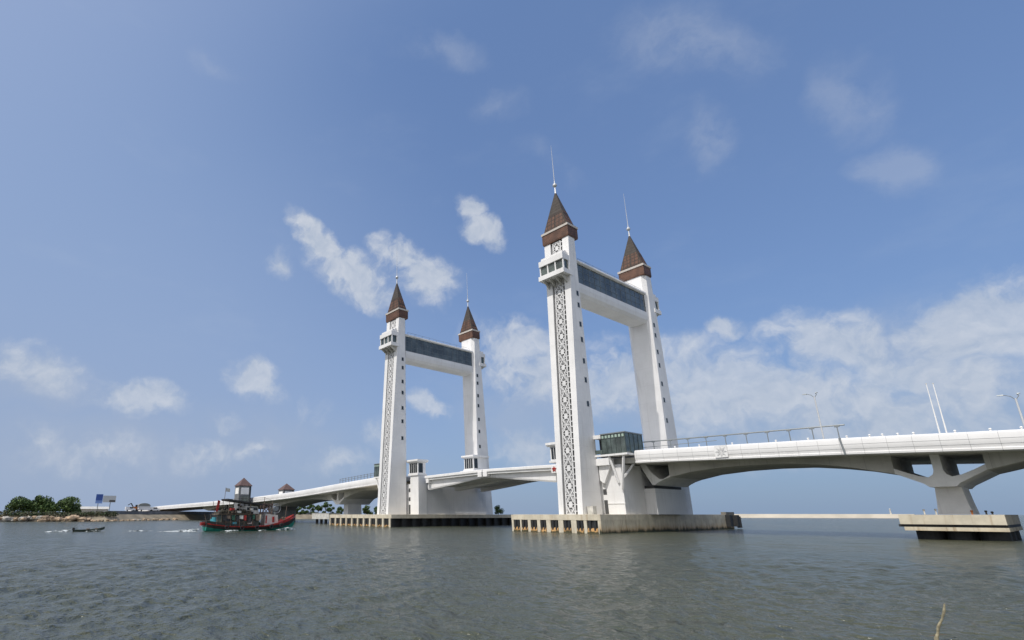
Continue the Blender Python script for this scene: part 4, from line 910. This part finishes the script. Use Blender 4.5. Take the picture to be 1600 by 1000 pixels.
    g = MB(); g.hexa([P(-5.45, .02, 7.5), P(-4.6, .1, 7.45), P(-4.6, .06, 7.45), P(-5.45, -.02, 7.5), P(-5.45, .02, 8.2), P(-4.6, .12, 8.1), P(-4.6, .08, 8.1), P(-5.45, -.02, 8.2)]); g.build('pale_flag', OFFW, T)
    g = MB(); g.hexa([P(-9.8, .4, 1.1), P(-9.1, .4, 1.15), P(-9.1, -.4, 1.15), P(-9.8, -.4, 1.1), P(-9.8, .4, 1.65), P(-9.1, .4, 1.7), P(-9.1, -.4, 1.7), P(-9.8, -.4, 1.65)]); g.build('red_cloth', RED, T)
    g = MB(); g.hexa([P(-6.6, 1.7, 3.3), P(-6.2, 1.7, 3.3), P(-6.2, 1.6, 3.3), P(-6.6, 1.6, 3.3), P(-6.3, 1.75, 5.9), P(-5.8, 1.75, 5.7), P(-5.8, 1.65, 5.7), P(-6.3, 1.65, 5.9)]); g.build('red_cloth', RED, T)
    for l, z in ((-5.5, .75), (-2.5, .62), (.5, .62), (3.6, .75), (5.8, 1.0)):
        g = MB()
        for i in range(10):
            a, c = 2 * math.pi * i / 10, 2 * math.pi * (i + 1) / 10; g.tube((ox + 2.62 - .02 * abs(l) ** 1.3, oy + l + .34 * math.cos(a), WATER + z + .34 * math.sin(a)), (ox + 2.62 - .02 * abs(l) ** 1.3, oy + l + .34 * math.cos(c), WATER + z + .34 * math.sin(c)), .12, n=6)
        g.build('tyre_fender', RUBBER, T)
    return T
fishing_boat(-46, -47.2)
# low motor skiff further left
T = thing('motor_skiff', 'low dark open skiff speeding right, left of the fishing boat', 'boat', (-59, -73.8, WATER))
g = MB(); rings = []
for l, hb, z1, z0 in ((-2.5, .5, .38, -.1), (-1.3, .6, .36, -.15), (.4, .62, .42, -.15), (1.7, .4, .6, 0), (2.6, .06, .85, .4)):
    rings.append([(-59 - hb, -73.8 + l, WATER + z1), (-59 - hb * .6, -73.8 + l, WATER + z0), (-59 + hb * .6, -73.8 + l, WATER + z0), (-59 + hb, -73.8 + l, WATER + z1)])
g.loft(rings); g.build('hull', DGREEN, T)
g = MB(); g.box(-59.6, -58.4, -74.2, -73.8, WATER + .35, WATER + .55); g.box(-59.6, -58.4, -72.8, -72.5, WATER + .4, WATER + .6); g.build('bench', WOOD, T)
g = MB(); g.hexa([(-59.2, -76.6, WATER + .25), (-58.8, -76.6, WATER + .25), (-58.8, -76.2, WATER + .25), (-59.2, -76.2, WATER + .25), (-59.15, -76.6, WATER + .75), (-58.85, -76.6, WATER + .75), (-58.85, -76.2, WATER + .7), (-59.15, -76.2, WATER + .7)]); g.bar((-59, -76.4, WATER - .3), (-59, -76.4, WATER + .3), .15); g.bar((-59, -76.2, WATER + .6), (-59, -75.6, WATER + .68), .06); g.build('outboard_motor', BLACKP, T)

# wakes
def foam_mat():
    global nt
    m = bpy.data.materials.new('foam'); m.use_nodes = True; nt = m.node_tree; b = nt.nodes['Principled BSDF']
    geo = N('ShaderNodeNewGeometry'); b.inputs['Base Color'].default_value = (.62, .66, .66, 1); b.inputs['Roughness'].default_value = .7
    uv = N('ShaderNodeUVMap')
    n = NOISE(VM('MULTIPLY', geo.outputs['Position'], (1.2, .6, 1)), 1.6, 7, .7)[0]
    L(SMOOTH(n, .46, .60), b.inputs['Alpha']); return m
FOAM = foam_mat()
def wake(pts, label=None):
    m = MB(); rings = []
    for x, y, w, h in pts: rings.append([(x - w, y, WATER + .03), (x - w * .4, y, WATER + h), (x + w * .4, y, WATER + h), (x + w, y, WATER + .03)])
    m.loft(rings, caps=False, closed=False); return m
m = MB()
for pts in ([(-46, -57.3, .9, .5), (-46.3, -59.5, 1.5, .38), (-46.6, -62, 1.6, .2), (-46.8, -64.5, .8, .05)],
            [(-43.1, -54, .25, .12), (-43.0, -51.5, .5, .3), (-43.1, -49.5, .25, .1)], [(-43.2, -46.5, .2, .1), (-43.2, -45.4, .4, .2), (-43.3, -44.6, .2, .1)], [(-43.6, -42.5, .3, .15), (-44.3, -39.5, .8, .6), (-45.5, -37.4, .25, .25)],
            [(-59, -76.8, .6, .4), (-58.8, -78.6, .9, .34), (-58.5, -81, .7, .1)], [(-58, -74.5, .2, .1), (-57.9, -72.8, .5, .3), (-58.3, -71.4, .2, .15)], [(-56.2, -68.2, .2, .04), (-55.3, -66, .6, .16), (-54.2, -63.6, .3, .05)]):
    w = wake(pts); m.add(w.v, w.f)
tag(m.build('wake_foam', FOAM, recalc=False), kind='stuff')

# stake in the foreground water
T = thing('bamboo_stake', 'weathered leaning stake standing in the water at bottom right', 'stake', (56.14, -69.41, WATER))
pts = [(56.10, -69.41, -3.6, .05), (56.14, -69.41, -3.08, .045), (56.20, -69.40, -2.93, .026), (56.24, -69.41, -2.78, .034), (56.35, -69.41, -2.58, .022), (56.43, -69.41, -2.38, .03), (56.47, -69.41, -2.2, .014)]
g = MB()
for a, c in zip(pts, pts[1:]): g.tube(a[:3], c[:3], a[3], c[3], 8)
g.build('stem', BAMB, T)
for p_, q_ in (((56.16, -69.41, -2.99), (56.02, -69.43, -3.02)), ((56.18, -69.41, -2.97), (56.36, -69.38, -2.95))):
    g = MB(); g.tube(p_, q_, .012, .006, 6); g.build('twig', BARK, T)
